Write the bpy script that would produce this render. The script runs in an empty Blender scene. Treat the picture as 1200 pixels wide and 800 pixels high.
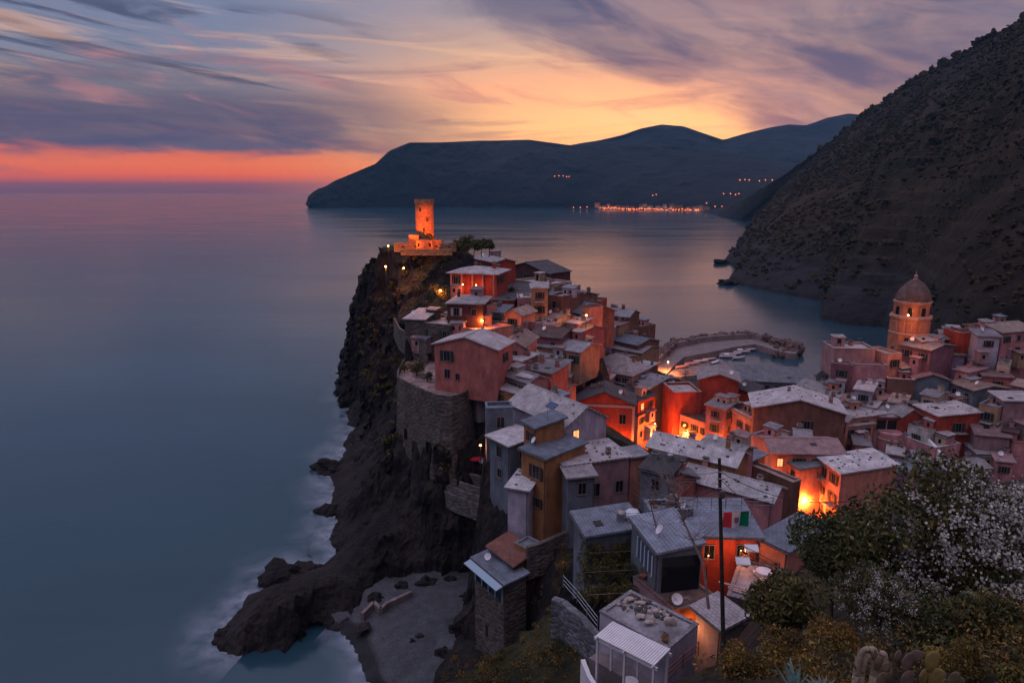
DEBUG=False; HAZE=0.000075; SKYHI=1.4
import bpy, bmesh, math, random
from mathutils import Vector, Matrix, noise
from mathutils.geometry import delaunay_2d_cdt
R = math.radians
S = bpy.context.scene
COL = S.collection
random.seed(7)
H0 = 60.0
PITCH = R(12.7)
F = 800.0
CP, SP = math.cos(PITCH), math.sin(PITCH)

def ray(px, py):
    tx, ty = (px-600)/F, (400-py)/F
    return Vector((tx, CP+ty*SP, -SP+ty*CP))
def Pz(px, py, z):
    d = ray(px, py); t = (z-H0)/d.z
    return Vector((d.x*t, d.y*t, z))
def Pd(px, py, dist):
    d = ray(px, py); t = dist/d.y
    return Vector((d.x*t, dist, H0+d.z*t))

# ---------------- materials ----------------
MATS = {}
def nodes_of(m):
    m.use_nodes = True
    nt = m.node_tree; nt.nodes.clear()
    o = nt.nodes.new('ShaderNodeOutputMaterial')
    b = nt.nodes.new('ShaderNodeBsdfPrincipled')
    b.inputs['Specular IOR Level'].default_value = .25
    nt.links.new(b.outputs[0], o.inputs[0])
    return nt, b, o
def N(nt, t, **kw):
    n = nt.nodes.new(t)
    for k, v in kw.items():
        if k in n.inputs: n.inputs[k].default_value = v
        else: setattr(n, k, v)
    return n
def noise_col(nt, col, scale, amt, coord, stretch=(1,1,1), detail=6, tint=None):
    mp = N(nt, 'ShaderNodeMapping'); mp.inputs['Scale'].default_value = stretch
    nt.links.new(coord, mp.inputs['Vector'])
    nz = N(nt, 'ShaderNodeTexNoise', Scale=scale, Detail=detail, Roughness=0.62)
    nt.links.new(mp.outputs[0], nz.inputs['Vector'])
    cr = N(nt, 'ShaderNodeValToRGB')
    lo = [c*(1-amt) for c in col]; hi = [min(1, c*(1+amt*0.8)) for c in (tint or col)]
    cr.color_ramp.elements[0].position = 0.32; cr.color_ramp.elements[0].color = (*lo, 1)
    cr.color_ramp.elements[1].position = 0.68; cr.color_ramp.elements[1].color = (*hi, 1)
    nt.links.new(nz.outputs['Fac'], cr.inputs[0])
    return cr.outputs[0], nz
def mat(name, col, rough=0.85, kind='plain', scale=0.6, amt=0.25, bump=0.3, metal=0.0, emit=None, es=0.0, tint=None):
    key = (name, tuple(round(c, 3) for c in col), kind)
    if key in MATS: return MATS[key]
    m = bpy.data.materials.new(name); nt, b, o = nodes_of(m)
    b.inputs['Roughness'].default_value = rough
    b.inputs['Metallic'].default_value = metal
    tc = N(nt, 'ShaderNodeTexCoord'); geo = N(nt, 'ShaderNodeNewGeometry')
    co = tc.outputs['Object'] if kind in ('roof',) else geo.outputs['Position']
    L = nt.links.new
    if kind == 'flat':
        b.inputs['Base Color'].default_value = (*col, 1)
    elif kind == 'plaster':
        c1, n1 = noise_col(nt, col, 0.35, amt, co, tint=tint)
        c2, n2 = noise_col(nt, (1,1,1), 1.1, 0.5, co, stretch=(1,1,0.4))
        mx = N(nt, 'ShaderNodeMixRGB', blend_type='MULTIPLY'); mx.inputs[0].default_value = 0.85
        L(c1, mx.inputs[1]); L(c2, mx.inputs[2])
        c3, n3 = noise_col(nt, (1,1,1), 5.0, 0.25, co)
        mx2 = N(nt, 'ShaderNodeMixRGB', blend_type='MULTIPLY'); mx2.inputs[0].default_value = 0.7
        L(mx.outputs[0], mx2.inputs[1]); L(c3, mx2.inputs[2]); L(mx2.outputs[0], b.inputs['Base Color'])
        bp = N(nt, 'ShaderNodeBump', Strength=0.25, Distance=0.05); L(n3.outputs['Fac'], bp.inputs['Height']); L(bp.outputs[0], b.inputs['Normal'])
    elif kind == 'roof':
        c1, n1 = noise_col(nt, col, 0.7, amt, co, tint=tint)
        br = N(nt, 'ShaderNodeTexBrick', Scale=1.0, offset=0.5)
        br.inputs['Color1'].default_value = (1,1,1,1); br.inputs['Color2'].default_value = (0.8,0.8,0.82,1); br.inputs['Mortar'].default_value = (0.36,0.36,0.37,1)
        br.inputs['Mortar Size'].default_value = 0.02; br.inputs['Brick Width'].default_value = 0.42; br.inputs['Row Height'].default_value = 0.3; br.inputs['Bias'].default_value = -0.2
        L(co, br.inputs['Vector'])
        mx = N(nt, 'ShaderNodeMixRGB', blend_type='MULTIPLY'); mx.inputs[0].default_value = 0.75
        oi = N(nt, 'ShaderNodeObjectInfo'); om = N(nt, 'ShaderNodeMapRange'); om.inputs['To Min'].default_value = .62; om.inputs['To Max'].default_value = 1.1; L(oi.outputs['Random'], om.inputs['Value'])
        mo = N(nt, 'ShaderNodeMixRGB', blend_type='MULTIPLY'); mo.inputs[0].default_value = 1; L(c1, mo.inputs[1]); L(om.outputs[0], mo.inputs[2])
        L(mo.outputs[0], mx.inputs[1]); L(br.outputs[0], mx.inputs[2])
        c3, n3 = noise_col(nt, (1,1,1), 1.1, 0.4, co)
        mx2 = N(nt, 'ShaderNodeMixRGB', blend_type='MULTIPLY'); mx2.inputs[0].default_value = 0.8
        L(mx.outputs[0], mx2.inputs[1]); L(c3, mx2.inputs[2]); L(mx2.outputs[0], b.inputs['Base Color'])
        bp = N(nt, 'ShaderNodeBump', Strength=0.7, Distance=0.06); L(br.outputs['Fac'], bp.inputs['Height']); bp.invert = True; L(bp.outputs[0], b.inputs['Normal'])
    elif kind == 'stone':
        c1, n1 = noise_col(nt, col, 0.5, amt, co, tint=tint)
        vo = N(nt, 'ShaderNodeTexVoronoi', Scale=scale); vo.feature = 'F1'
        mp = N(nt, 'ShaderNodeMapping'); mp.inputs['Scale'].default_value = (1,1,1.9); L(co, mp.inputs['Vector']); L(mp.outputs[0], vo.inputs['Vector'])
        hs = N(nt, 'ShaderNodeSeparateColor'); L(vo.outputs['Color'], hs.inputs[0])
        mr = N(nt, 'ShaderNodeMapRange'); mr.inputs['To Min'].default_value = 0.45; mr.inputs['To Max'].default_value = 1.25; L(hs.outputs[0], mr.inputs['Value'])
        mx = N(nt, 'ShaderNodeMixRGB', blend_type='MULTIPLY'); mx.inputs[0].default_value = 0.8
        L(c1, mx.inputs[1]); L(mr.outputs[0], mx.inputs[2]); L(mx.outputs[0], b.inputs['Base Color'])
        bp = N(nt, 'ShaderNodeBump', Strength=0.8, Distance=0.15); L(vo.outputs['Distance'], bp.inputs['Height']); bp.invert = True; L(bp.outputs[0], b.inputs['Normal'])
    else:
        c1, n1 = noise_col(nt, col, scale, amt, co, tint=tint); L(c1, b.inputs['Base Color'])
        if bump:
            bp = N(nt, 'ShaderNodeBump', Strength=bump, Distance=0.1); L(n1.outputs['Fac'], bp.inputs['Height']); L(bp.outputs[0], b.inputs['Normal'])
    if emit:
        b.inputs['Emission Color'].default_value = (*emit, 1); b.inputs['Emission Strength'].default_value = es
    MATS[key] = m
    return m
W = dict(pink=(.38,.13,.11), red=(.33,.055,.035), orange=(.5,.19,.06), wine=(.11,.045,.045), brown=(.17,.085,.065), mauve=(.27,.17,.18),
         plum=(.22,.10,.12), cream=(.42,.33,.26), tan=(.32,.2,.13), greyblue=(.17,.2,.24), lilac=(.36,.33,.4), white=(.62,.58,.58),
         salmon=(.46,.2,.15), ochre=(.43,.2,.085), grey=(.25,.24,.25), rose=(.42,.19,.2), violet=(.26,.17,.24), sky=(.24,.29,.38), darkgrey=(.1,.1,.11))
RF = dict(pale=(.5,.47,.48), grey=(.33,.32,.35), dark=(.1,.1,.11), tile=(.3,.13,.1), slate=(.2,.22,.25), blue=(.27,.32,.4), white=(.66,.64,.66), pinkish=(.38,.25,.25), tan=(.36,.28,.24), brown=(.16,.11,.1))
for k_ in ('pink','salmon','rose','mauve','plum','tan','brown','violet','cream','red','lilac'): W[k_] = tuple(min(.78, c*1.4) for c in W[k_])
def wall_mat(k):
    if k == 'stone': return mat('rubble_stone', (.11,.095,.085), 0.95, 'stone', scale=1.6, amt=.35)
    return mat('plaster_'+k, W[k], 0.9, 'plaster', amt=.22)
def roof_mat(k): return mat('roofing_'+k, RF[k], 0.8, 'roof', amt=.3)
GLASS = mat('window_glass', (.012,.014,.018), 0.12, 'flat')
WOODG = mat('shutter_green', (.02,.045,.035), 0.7, 'flat')
WOODB = mat('shutter_brown', (.06,.03,.02), 0.7, 'flat')
FRAME = mat('window_surround', (.2,.15,.14), 0.85, 'plain', scale=3, amt=.2)
TRIM = mat('pale_trim', (.38,.32,.31), 0.85, 'plain', scale=3, amt=.2)
WHITE = mat('white_paint', (.68,.67,.7), 0.55, 'plain', scale=1.5, amt=.12, bump=.05)
METAL = mat('grey_metal', (.3,.31,.33), 0.4, 'plain', metal=.8, scale=2, amt=.2, bump=.05)
DARKM = mat('dark_iron', (.03,.03,.035), 0.6, 'flat')
CHIM = mat('chimney_brick', (.3,.17,.13), .9, 'plaster', amt=.3)
RUST = mat('stone_dark', (.09,.085,.085), .95, 'plain', scale=4, amt=.4)
LAMPON = mat('lit_lamp', (1,.6,.3), .4, 'flat', emit=(1.0,.42,.13), es=14)
LITWIN = mat('lit_window', (1,.6,.3), .4, 'flat', emit=(1.0,.42,.14), es=.9)

# ---------------- mesh builder ----------------
class MB:
    def __init__(s): s.v = []; s.f = []; s.m = []; s.mats = []
    def mi(s, m):
        if m not in s.mats: s.mats.append(m)
        return s.mats.index(m)
    def add(s, verts, faces, m):
        o = len(s.v); s.v += [tuple(v) for v in verts]; k = s.mi(m)
        for f in faces: s.f.append(tuple(i+o for i in f)); s.m.append(k)
    def box(s, c, d, m, rz=0, rx=0, ry=0):
        M = Matrix.Rotation(rz,3,'Z') @ Matrix.Rotation(ry,3,'Y') @ Matrix.Rotation(rx,3,'X')
        x, y, z = d[0]/2, d[1]/2, d[2]/2; c = Vector(c)
        vs = [c + M @ Vector(p) for p in ((-x,-y,-z),(x,-y,-z),(x,y,-z),(-x,y,-z),(-x,-y,z),(x,-y,z),(x,y,z),(-x,y,z))]
        s.add(vs, [(0,3,2,1),(4,5,6,7),(0,1,5,4),(1,2,6,5),(2,3,7,6),(3,0,4,7)], m)
    def prism(s, poly, z0, z1, m, cap=True):
        n = len(poly)
        zs0 = z0 if isinstance(z0, (list,tuple)) else [z0]*n; zs1 = z1 if isinstance(z1, (list,tuple)) else [z1]*n
        vs = [(p[0],p[1],zs0[i]) for i, p in enumerate(poly)] + [(p[0],p[1],zs1[i]) for i, p in enumerate(poly)]
        fs = [(i,(i+1)%n,(i+1)%n+n,i+n) for i in range(n)]
        if cap: fs += [tuple(range(n,2*n)), tuple(reversed(range(n)))]
        s.add(vs, fs, m)
    def tube(s, p0, p1, r0, r1, m, n=8, cap=True):
        p0, p1 = Vector(p0), Vector(p1); a = (p1-p0)
        if a.length < 1e-6: return
        a.normalize(); u = a.orthogonal().normalized(); w = a.cross(u)
        vs = []
        for p, r in ((p0,r0),(p1,r1)):
            for i in range(n):
                t = 2*math.pi*i/n; vs.append(p + (u*math.cos(t)+w*math.sin(t))*r)
        fs = [(i,(i+1)%n,(i+1)%n+n,i+n) for i in range(n)]
        if cap: fs += [tuple(range(n,2*n)), tuple(reversed(range(n)))]
        s.add(vs, fs, m)
    def path(s, pts, rs, m, n=6):
        for i in range(len(pts)-1):
            s.tube(pts[i], pts[i+1], rs[i] if isinstance(rs,(list,tuple)) else rs, rs[i+1] if isinstance(rs,(list,tuple)) else rs, m, n)
    def lathe(s, prof, c, m, n=16, ph=0):
        vs = []; c = Vector(c)
        for r, z in prof:
            for i in range(n):
                t = 2*math.pi*i/n+ph; vs.append((c.x+r*math.cos(t), c.y+r*math.sin(t), c.z+z))
        fs = []
        for k in range(len(prof)-1):
            for i in range(n):
                fs.append((k*n+i, k*n+(i+1)%n, (k+1)*n+(i+1)%n, (k+1)*n+i))
        fs.append(tuple(reversed(range(n)))); fs.append(tuple(range((len(prof)-1)*n, len(prof)*n)))
        s.add(vs, fs, m)
    def blob(s, c, r, m, seed=0, sub=1, amp=.3, sq=(1,1,1)):
        bm = bmesh.new(); bmesh.ops.create_icosphere(bm, subdivisions=sub, radius=1)
        c = Vector(c); vs = []
        for v in bm.verts:
            k = 1+amp*noise.noise(v.co*1.3+Vector((seed*3.7, seed*1.1, 0)))*1.6
            vs.append(c + Vector((v.co.x*sq[0], v.co.y*sq[1], v.co.z*sq[2]))*r*k)
        s.add(vs, [[v.index for v in f.verts] for f in bm.faces], m); bm.free()
    def mesh(s, name, smooth=False):
        me = bpy.data.meshes.new(name); me.from_pydata(s.v, [], s.f)
        for m in s.mats: me.materials.append(m)
        me.polygons.foreach_set('material_index', s.m)
        if smooth: me.polygons.foreach_set('use_smooth', [True]*len(s.f))
        me.update(); return me
    def build(s, name, parent=None, smooth=False, **kw):
        o = bpy.data.objects.new(name, s.mesh(name, smooth)); COL.objects.link(o)
        if parent is not None: o.parent = parent
        for k, v in kw.items(): o[k] = v
        return o
def thing(name, label, cat, loc=(0,0,0), rz=0, group=None):
    o = bpy.data.objects.new(name, None); COL.objects.link(o); o.location = loc; o.rotation_euler = (0,0,rz)
    o.empty_display_size = .3; o['label'] = label; o['category'] = cat
    if group: o['group'] = group
    return o
def tag(o, label, cat, group=None):
    o['label'] = label; o['category'] = cat
    if group: o['group'] = group
    return o
def point_light(parent, loc, watts, col=(1.0,.30,.06), r=.12, name='bulb'):
    l = bpy.data.lights.new(name, 'POINT'); l.energy = watts; l.color = col; l.shadow_soft_size = r
    o = bpy.data.objects.new(name, l); COL.objects.link(o); o.location = loc
    if parent is not None: o.parent = parent
    return o
# ---------------- houses ----------------
WIN = {}
def window_meshes(style):
    if style in WIN: return WIN[style]
    sh = {'g': WOODG, 'b': WOODB, 'n': None, 'p': TRIM}[style]
    w, h = .95, 1.45
    fr = MB()
    fr.box((0,-.03,h/2+.05),(w+.2,.1,.1),FRAME); fr.box((0,-.05,-h/2-.05),(w+.3,.18,.1),FRAME)
    for s_ in (-1,1): fr.box((s_*(w/2+.04),-.03,0),(.08,.1,h),FRAME)
    fr.box((0,-.015,0),(.05,.05,h),FRAME)
    pa = MB(); pa.box((0,.0,0),(w,.04,h),GLASS)
    s1 = None
    if sh:
        s1 = MB(); s1.box((0,0,0),(.46,.05,h+.04),sh)
        for k in range(5): s1.box((0,-.035,-h/2+.2+k*.26),(.38,.03,.1),sh)
    al = MB()
    for q in (fr, pa): al.add(q.v, [], TRIM) if False else None
    for q in (fr, pa):
        for f, k in zip(q.f, q.m): al.add([q.v[i] for i in f], [tuple(range(len(f)))], q.mats[k])
    if s1:
        for dx in (-1,1):
            for f, k in zip(s1.f, s1.m): al.add([(q_[0]+dx*(w/2+.36), q_[1]-.07, q_[2]) for q_ in (s1.v[i] for i in f)], [tuple(range(len(f)))], s1.mats[k])
    WIN[style] = (fr.mesh('window'), pa.mesh('pane'), s1.mesh('shutter') if s1 else None, al.mesh('window'))
    return WIN[style]
LITM = []
def add_window(parent, x, y, z, rz, style, near, sc=1.0):
    lit_ = (not near) and random.random() < .045
    fr, pa, sh, al = window_meshes(style)
    o = bpy.data.objects.new('window', fr if near else al); COL.objects.link(o); o.parent = parent
    o.location = (x,y,z); o.rotation_euler = (0,0,rz); o.scale = (sc,1,sc)
    if lit_:
        if not LITM:
            m_ = window_meshes('n')[3].copy(); m_.name = 'lit_window'; k_ = [i for i, q_ in enumerate(m_.materials) if q_ == GLASS][0]; m_.materials[k_] = LITWIN; LITM.append(m_)
        o.data = LITM[0]
    if near:
        p = bpy.data.objects.new('pane', pa); COL.objects.link(p); p.parent = o
        if sh:
            for dx in (-1,1):
                q = bpy.data.objects.new('shutter', sh); COL.objects.link(q); q.parent = o; q.location = (dx*(.95/2+.36),-.07,0)
BASES = []; HOUSES = {}
def house(key, label, A, B, C, z, h, roof='a', rise=1.0, wall='pink', rf='grey', win='f', st='g', stones=0, chim=1, cat='house', name='house',
          band=None, door=False, wl=None, near=None, far_d=None, rng=None, par=.5, skip=.22, deep=2.0, over=.35, dish=False, ant=False, base=True, lit=0, lbmax=8.5, annex=True):
    a, b, c = Pz(*A, z), Pz(*B, z), Pz(*C, z)
    ux = (b-a); la = ux.length; ux.normalize(); uy = Vector((-ux.y, ux.x, 0))
    lb = (c-b).dot(uy)
    if lb < 0: uy = -uy; lb = -lb
    lb = min(lbmax, max(lb, 1.2))
    cen = (a+b)/2 + uy*lb/2
    yaw = math.atan2(ux.y, ux.x)
    rnd = random.Random(hash(key) % 1000 if False else sum(ord(ch)*(i+1) for i, ch in enumerate(key)))
    dist = cen.y
    if near is None: near = dist < 88
    t = thing(name, label, cat, (cen.x, cen.y, z-h), yaw)
    hx, hy = la/2, lb/2; H = h
    if DEBUG: print('HS %-6s la %.1f lb %.1f d %.0f yaw %.0f' % (key, la, lb, dist, math.degrees(yaw)))
    wm, rm = wall_mat(wall), roof_mat(rf)
    w = MB()
    corners = [(-hx,-hy),(hx,-hy),(hx,hy),(-hx,hy)]
    ztop = {'a': [H,H,H,H], 'b': [H,H,H,H], 'hip': [H]*4, 'flat': [H+par]*4, 'shed': [H,H,H+rise,H+rise], 'shedl': [H,H+rise,H+rise,H]}[roof]
    if roof == 'flat':
        w.prism(corners, -deep, H, wm)
        tk = .22
        w.box((0,-hy+tk/2,H+par/2),(la,tk,par),wm); w.box((0,hy-tk/2,H+par/2),(la,tk,par),wm)
        for s_ in (-1,1): w.box((s_*(hx-tk/2),0,H+par/2),(tk,lb-2*tk,par),wm)
    elif roof == 'a':
        vs = [(-hx,-hy,-deep),(hx,-hy,-deep),(hx,hy,-deep),(-hx,hy,-deep),(-hx,-hy,H),(hx,-hy,H),(hx,hy,H),(-hx,hy,H),(-hx,0,H+rise),(hx,0,H+rise)]
        w.add(vs, [(0,1,5,4),(2,3,7,6),(1,2,6,9,5),(3,0,4,8,7),(4,5,9,8),(6,7,8,9),(0,3,2,1)], wm)
    elif roof == 'b':
        vs = [(-hx,-hy,-deep),(hx,-hy,-deep),(hx,hy,-deep),(-hx,hy,-deep),(-hx,-hy,H),(hx,-hy,H),(hx,hy,H),(-hx,hy,H),(0,-hy,H+rise),(0,hy,H+rise)]
        w.add(vs, [(0,1,5,8,4),(2,3,7,9,6),(1,2,6,5),(3,0,4,7),(5,6,9,8),(7,4,8,9),(0,3,2,1)], wm)
    else:
        w.prism(corners, -deep, ztop, wm)
    if band: # pale cornice strip under the eaves
        w.box((0,-hy-.04,H-.3),(la+.1,.1,.4),TRIM); w.box((hx+.04,0,H-.3),(.1,lb,.4),TRIM)
        for s_ in (-1,1): w.box((s_*(hx-.18),-hy-.04,H/2-.3),(.4,.09,H-.2),TRIM)
    w.build('wall', t)
    # roof
    r = MB(); ov = over; th = .2
    def slab(q):
        q = [Vector(p) for p in q]; n_ = (q[1]-q[0]).cross(q[2]-q[0]).normalized()
        if n_.z < 0: q.reverse(); n_ = -n_
        top = [p + n_*th for p in q]; k = len(q)
        r.add(q+top, [tuple(range(k,2*k)), tuple(reversed(range(k)))] + [(i,(i+1)%k,(i+1)%k+k,i+k) for i in range(k)], rm)
    if roof == 'a':
        sl = rise/hy; e = ov*sl
        for s_ in (-1,1): slab([(-hx-ov,s_*(hy+ov),H-e+.01),(hx+ov,s_*(hy+ov),H-e+.01),(hx+ov,0,H+rise+.01),(-hx-ov,0,H+rise+.01)])
        r.tube((-hx-ov,0,H+rise+th),(hx+ov,0,H+rise+th),.13,.13,rm,6)
        rh = lambda x, y: H+rise*(1-abs(y)/hy)+th
    elif roof == 'b':
        sl = rise/hx; e = ov*sl
        for s_ in (-1,1): slab([(s_*(hx+ov),-hy-ov,H-e+.01),(s_*(hx+ov),hy+ov,H-e+.01),(0,hy+ov,H+rise+.01),(0,-hy-ov,H+rise+.01)])
        r.tube((0,-hy-ov,H+rise+th),(0,hy+ov,H+rise+th),.13,.13,rm,6)
        rh = lambda x, y: H+rise*(1-abs(x)/hx)+th
    elif roof == 'hip':
        X, Y = hx+ov, hy+ov; q = min(X, Y); zt = H+rise+th
        if X >= Y: r0, r1 = (-X+q,0,zt), (X-q+.01,0,zt)
        else: r0, r1 = (0,-Y+q,zt), (0,Y-q+.01,zt)
        b4 = [(-X,-Y,H+.01),(X,-Y,H+.01),(X,Y,H+.01),(-X,Y,H+.01)]; t4 = [(p[0],p[1],H+.2) for p in b4]
        vs = b4+t4+[r0,r1]
        if X >= Y: fs = [(4,5,9,8),(5,6,9),(6,7,8,9),(7,4,8)]
        else: fs = [(4,5,8),(5,6,9,8),(6,7,9),(7,4,8,9)]
        r.add(vs, fs+[(0,3,2,1),(0,1,5,4),(1,2,6,5),(2,3,7,6),(3,0,4,7)], rm)
        rh = lambda x, y: H+.2+rise*max(0, min(1-abs(y)/Y, (X-abs(x))/q if X >= Y else 1))*.9
    elif roof == 'shed':
        e = ov*rise/lb
        slab([(-hx-ov,-hy-ov,H-e+.01),(hx+ov,-hy-ov,H-e+.01),(hx+ov,hy+ov,H+rise+e+.01),(-hx-ov,hy+ov,H+rise+e+.01)])
        rh = lambda x, y: H+rise*(y+hy)/lb+th
    elif roof == 'shedl':
        e = ov*rise/la
        slab([(-hx-ov,-hy-ov,H-e+.01),(-hx-ov,hy+ov,H-e+.01),(hx+ov,hy+ov,H+rise+e+.01),(hx+ov,-hy-ov,H+rise+e+.01)])
        rh = lambda x, y: H+rise*(x+hx)/la+th
    else:
        r.box((0,0,H+.06),(la-.46,lb-.46,.1),mat('flat_roof_'+rf, RF[rf], .85, 'plaster', amt=.35))
        for sx, sy, dx, dy in ((0,-1,la+.1,.32),(0,1,la+.1,.32),(-1,0,.32,lb-.5),(1,0,.32,lb-.5)):
            r.box((sx*(hx-.11), sy*(hy-.11), H+par+.05),(dx,dy,.1),rm)
        rh = lambda x, y: H+.11
    for k in range(stones):
        x, y = rnd.uniform(-hx,hx)*.95, rnd.uniform(-hy,hy)*.9
        r.blob((x,y,rh(x,y)+.05), rnd.uniform(.12,.26), RUST, seed=k, amp=.4, sq=(1,.8,.6))
    r.build('roof', t)
    # windows
    for fc in win:
        ln = la if fc in 'fk' else lb
        x0 = 1.15; n = max(1, int((ln-.8)/2.15)) if ln > 2.0 else (1 if ln > 1.5 else 0)
        rows = max(1, int((min(h, 13)-.6)/2.9))
        for i in range(n):
            for j in range(rows):
                if rnd.random() < skip: continue
                u = -ln/2 + ln*(i+.5)/n + rnd.uniform(-.12,.12); zz = H-1.45-j*2.9
                if zz < .9: continue
                sc = .8 if ln < 3 else rnd.choice((.85,.95,1))
                p = {'f': (u,-hy-.03,0), 'k': (u,hy+.03,math.pi), 'r': (hx+.03,u,math.pi/2), 'l': (-hx-.03,u,-math.pi/2)}[fc]
                add_window(t, p[0], p[1], zz, p[2], st if rnd.random() < .85 else 'n', near, sc)
    if wl:
        for (fc, u, dz, sc, s_) in wl: # explicit windows: face, metres along the face from its centre, metres below eave
            p = {'f': (u,-hy-.03,0), 'r': (hx+.03,u,math.pi/2), 'l': (-hx-.03,u,-math.pi/2)}[fc]
            add_window(t, p[0], p[1], H-dz, p[2], s_, near, sc)
    if roof == 'flat' and dist > 92 and la > 4 and lb > 4 and rnd.random() < .6:
        x, y = rnd.choice((-1,1))*hx*.45, hy*.35; hu = MB(); hu.box((x,y,H+1.1),(2.2,1.8,2.1),wm); hu.box((x,y,H+2.2),(2.6,2.2,.14),rm,rx=.08); hu.box((x,y-.92,H+.95),(.75,.06,1.6),GLASS); hu.build('roof_hut', t)
    if dist > 90 and chim: chim += rnd.choice((0,1,1,2))
    if rnd.random() < .35 and roof in ('a','b','shed') and la > 4:
        x, y = rnd.uniform(-.6,.6)*hx, -hy*.45; sk = MB(); sk.box((x,y,rh(x,y)+.04),(.9,.7,.12),GLASS,rx=(math.atan2(rise,hy if roof=='a' else lb) if roof != 'b' else 0)); sk.build('skylight', t)
    if dist > 88 and la > 3.5 and roof != 'b' and annex:
        for k in range(rnd.choice((1,1,2,2))):
            aw, ad, ah = rnd.uniform(1.6,2.8), rnd.uniform(1.4,2.4), rnd.uniform(1.3,2.4)
            wm2 = wall_mat(rnd.choice(('rose','cream','salmon','mauve','tan','pink','lilac'))); rm2 = roof_mat(rnd.choice(('pale','grey','tan','blue','pinkish')))
            if rnd.random() < .5: x, y, zb = rnd.uniform(-.7,.7)*hx, rnd.uniform(-.2,.75)*hy, H-.3
            else: x, y, zb = rnd.uniform(-.8,.8)*hx, -hy-ad*.35, H-rnd.uniform(4.5,6.5); ah += 1.0
            ax = MB(); ax.box((x,y,zb+ah/2),(aw,ad,ah),wm2)
            for qq in range(max(1,int(aw/1.2))): ax.box((x-aw/2+aw*(qq+.5)/max(1,int(aw/1.2)),y-ad/2-.02,zb+ah-.9),(.5,.05,.75),GLASS)
            ao = ax.build('annexe', t); ar = MB(); ar.box((x,y,zb+ah+.12),(aw+.4,ad+.4,.14),rm2,rx=rnd.uniform(.02,.16)); ar.build('roof', ao)
    for k in range(chim):
        x, y = rnd.uniform(-.8,.8)*hx, rnd.uniform(-.1,.7)*hy; zz = rh(x,y)
        cb = MB(); s1 = rnd.uniform(.45,.75); ch = rnd.uniform(.7,1.3)
        cb.box((x,y,zz+ch/2-.3),(s1,s1*.8,ch),wm if rnd.random() < .6 else CHIM); cb.box((x,y,zz+ch-.26),(s1+.16,s1*.8+.16,.07),TRIM)
        for q in (-1,1): cb.box((x+q*s1*.3,y,zz+ch-.12),(.12,s1*.6,.22),CHIM)
        cb.box((x,y,zz+ch+.02),(s1+.1,s1*.8+.1,.06),RUST)
        cb.build('chimney', t)
    if (rnd.random() < .4 and dist > 60) or ant:
        x, y = rnd.uniform(-.6,.6)*hx, rnd.uniform(0,.6)*hy; zz = rh(x,y)-.1
        an = MB(); an.tube((x,y,zz),(x,y,zz+2.1),.03,.025,METAL,5); an.tube((x-.5,y,zz+1.95),(x+.5,y,zz+1.95),.02,.02,METAL,4)
        for k in range(5): an.tube((x-.45+k*.22,y-.25,zz+1.95),(x-.45+k*.22,y+.25,zz+1.95),.014,.014,METAL,4)
        an.build('antenna', t)
    if dish or rnd.random() < .22:
        x, y = rnd.uniform(-.8,.8)*hx, -hy*.6; zz = rh(x,y)
        dm = MB(); dm.tube((x,y,zz-.1),(x,y,zz+.7),.03,.03,METAL,5)
        M = Matrix.Translation((x,y,zz+.8)) @ Matrix.Rotation(R(55),4,'X') @ Matrix.Rotation(rnd.uniform(-.6,.6),4,'Y')
        vs = [M @ Vector((0,0,-.08))]
        for rr, dz in ((.22,-.05),(.42,.03)):
            vs += [M @ Vector((rr*math.cos(q*math.pi/6), rr*math.sin(q*math.pi/6), dz)) for q in range(12)]
        fs = [(0,1+q,1+(q+1)%12) for q in range(12)]+[(1+q,13+q,13+(q+1)%12,1+(q+1)%12) for q in range(12)]
        dm.add(vs, fs, WHITE); dm.build('satellite_dish', t)
    if lit:
        pass
    if near and roof != 'flat' and dist < 95: # gutter and downpipe
        g = MB(); g.tube((-hx-ov*.9,-hy-ov-.06,H-.02),(hx+ov*.9,-hy-ov-.06,H-.02),.07,.07,RUST,6); g.tube((hx-.15,-hy-.08,H-.1),(hx-.15,-hy-.08,0),.05,.05,RUST,6)
        g.build('gutter', t)
    if base:
        for q in ((-hx,-hy),(hx,-hy),(hx,hy),(-hx,hy),(0,0)):
            p = cen + ux*q[0] + uy*q[1]; BASES.append((p.x, p.y, z-h, key))
    HOUSES[key] = dict(t=t, hx=hx, hy=hy, H=H, z=z, cen=cen, ux=ux, uy=uy, rh=rh, yaw=yaw)
    return t
h = house
# --- upper ridge below the castle ---
h('villa','dark red villa with two lit porch lamps just below the castle hill','house',) if False else None
h('v1','dark red villa with two lit porch lamps below the castle hill',(527,320),(582,322),(589,313),42,5.5,'hip',1.1,'red','pale',win='fr',chim=1,ant=False,over=.6)
h('v2','small red house with a curved grey roof, behind the lit villa',(555,303),(580,308),(585,303),42.6,3.5,'a',.7,'red','pale',chim=0)
h('v3','dark wine coloured big house with plain walls on the ridge skyline',(590,314.5),(643,321),(652,313),38,7,'b',2.2,'wine','dark',win='f',skip=.5,chim=0,rng=None)
h('v4','small dark block stepped below the wine coloured skyline house',(641,323.5),(651,324),(653,321),35.5,5,'flat',0,'wine','dark',win='',chim=0)
h('v5','house with a pale flat terrace under the wine coloured house',(603,330),(641,336),(643,325),36.5,4,'flat',0,'tan','pale',win='f',chim=1)
h('v6','low dark roofed house in the dip right of the lit villa',(579,341),(625,345),(622,331),36.5,3.6,'shed',.9,'darkgrey','dark',win='f',chim=1)
h('v7','tall narrow pale tenement with four rows of windows on the ridge',(623,338),(642,338),(650,333),40,9.5,'hip',.5,'tan','pale',win='fr',skip=.05,st='b',chim=0)
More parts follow.
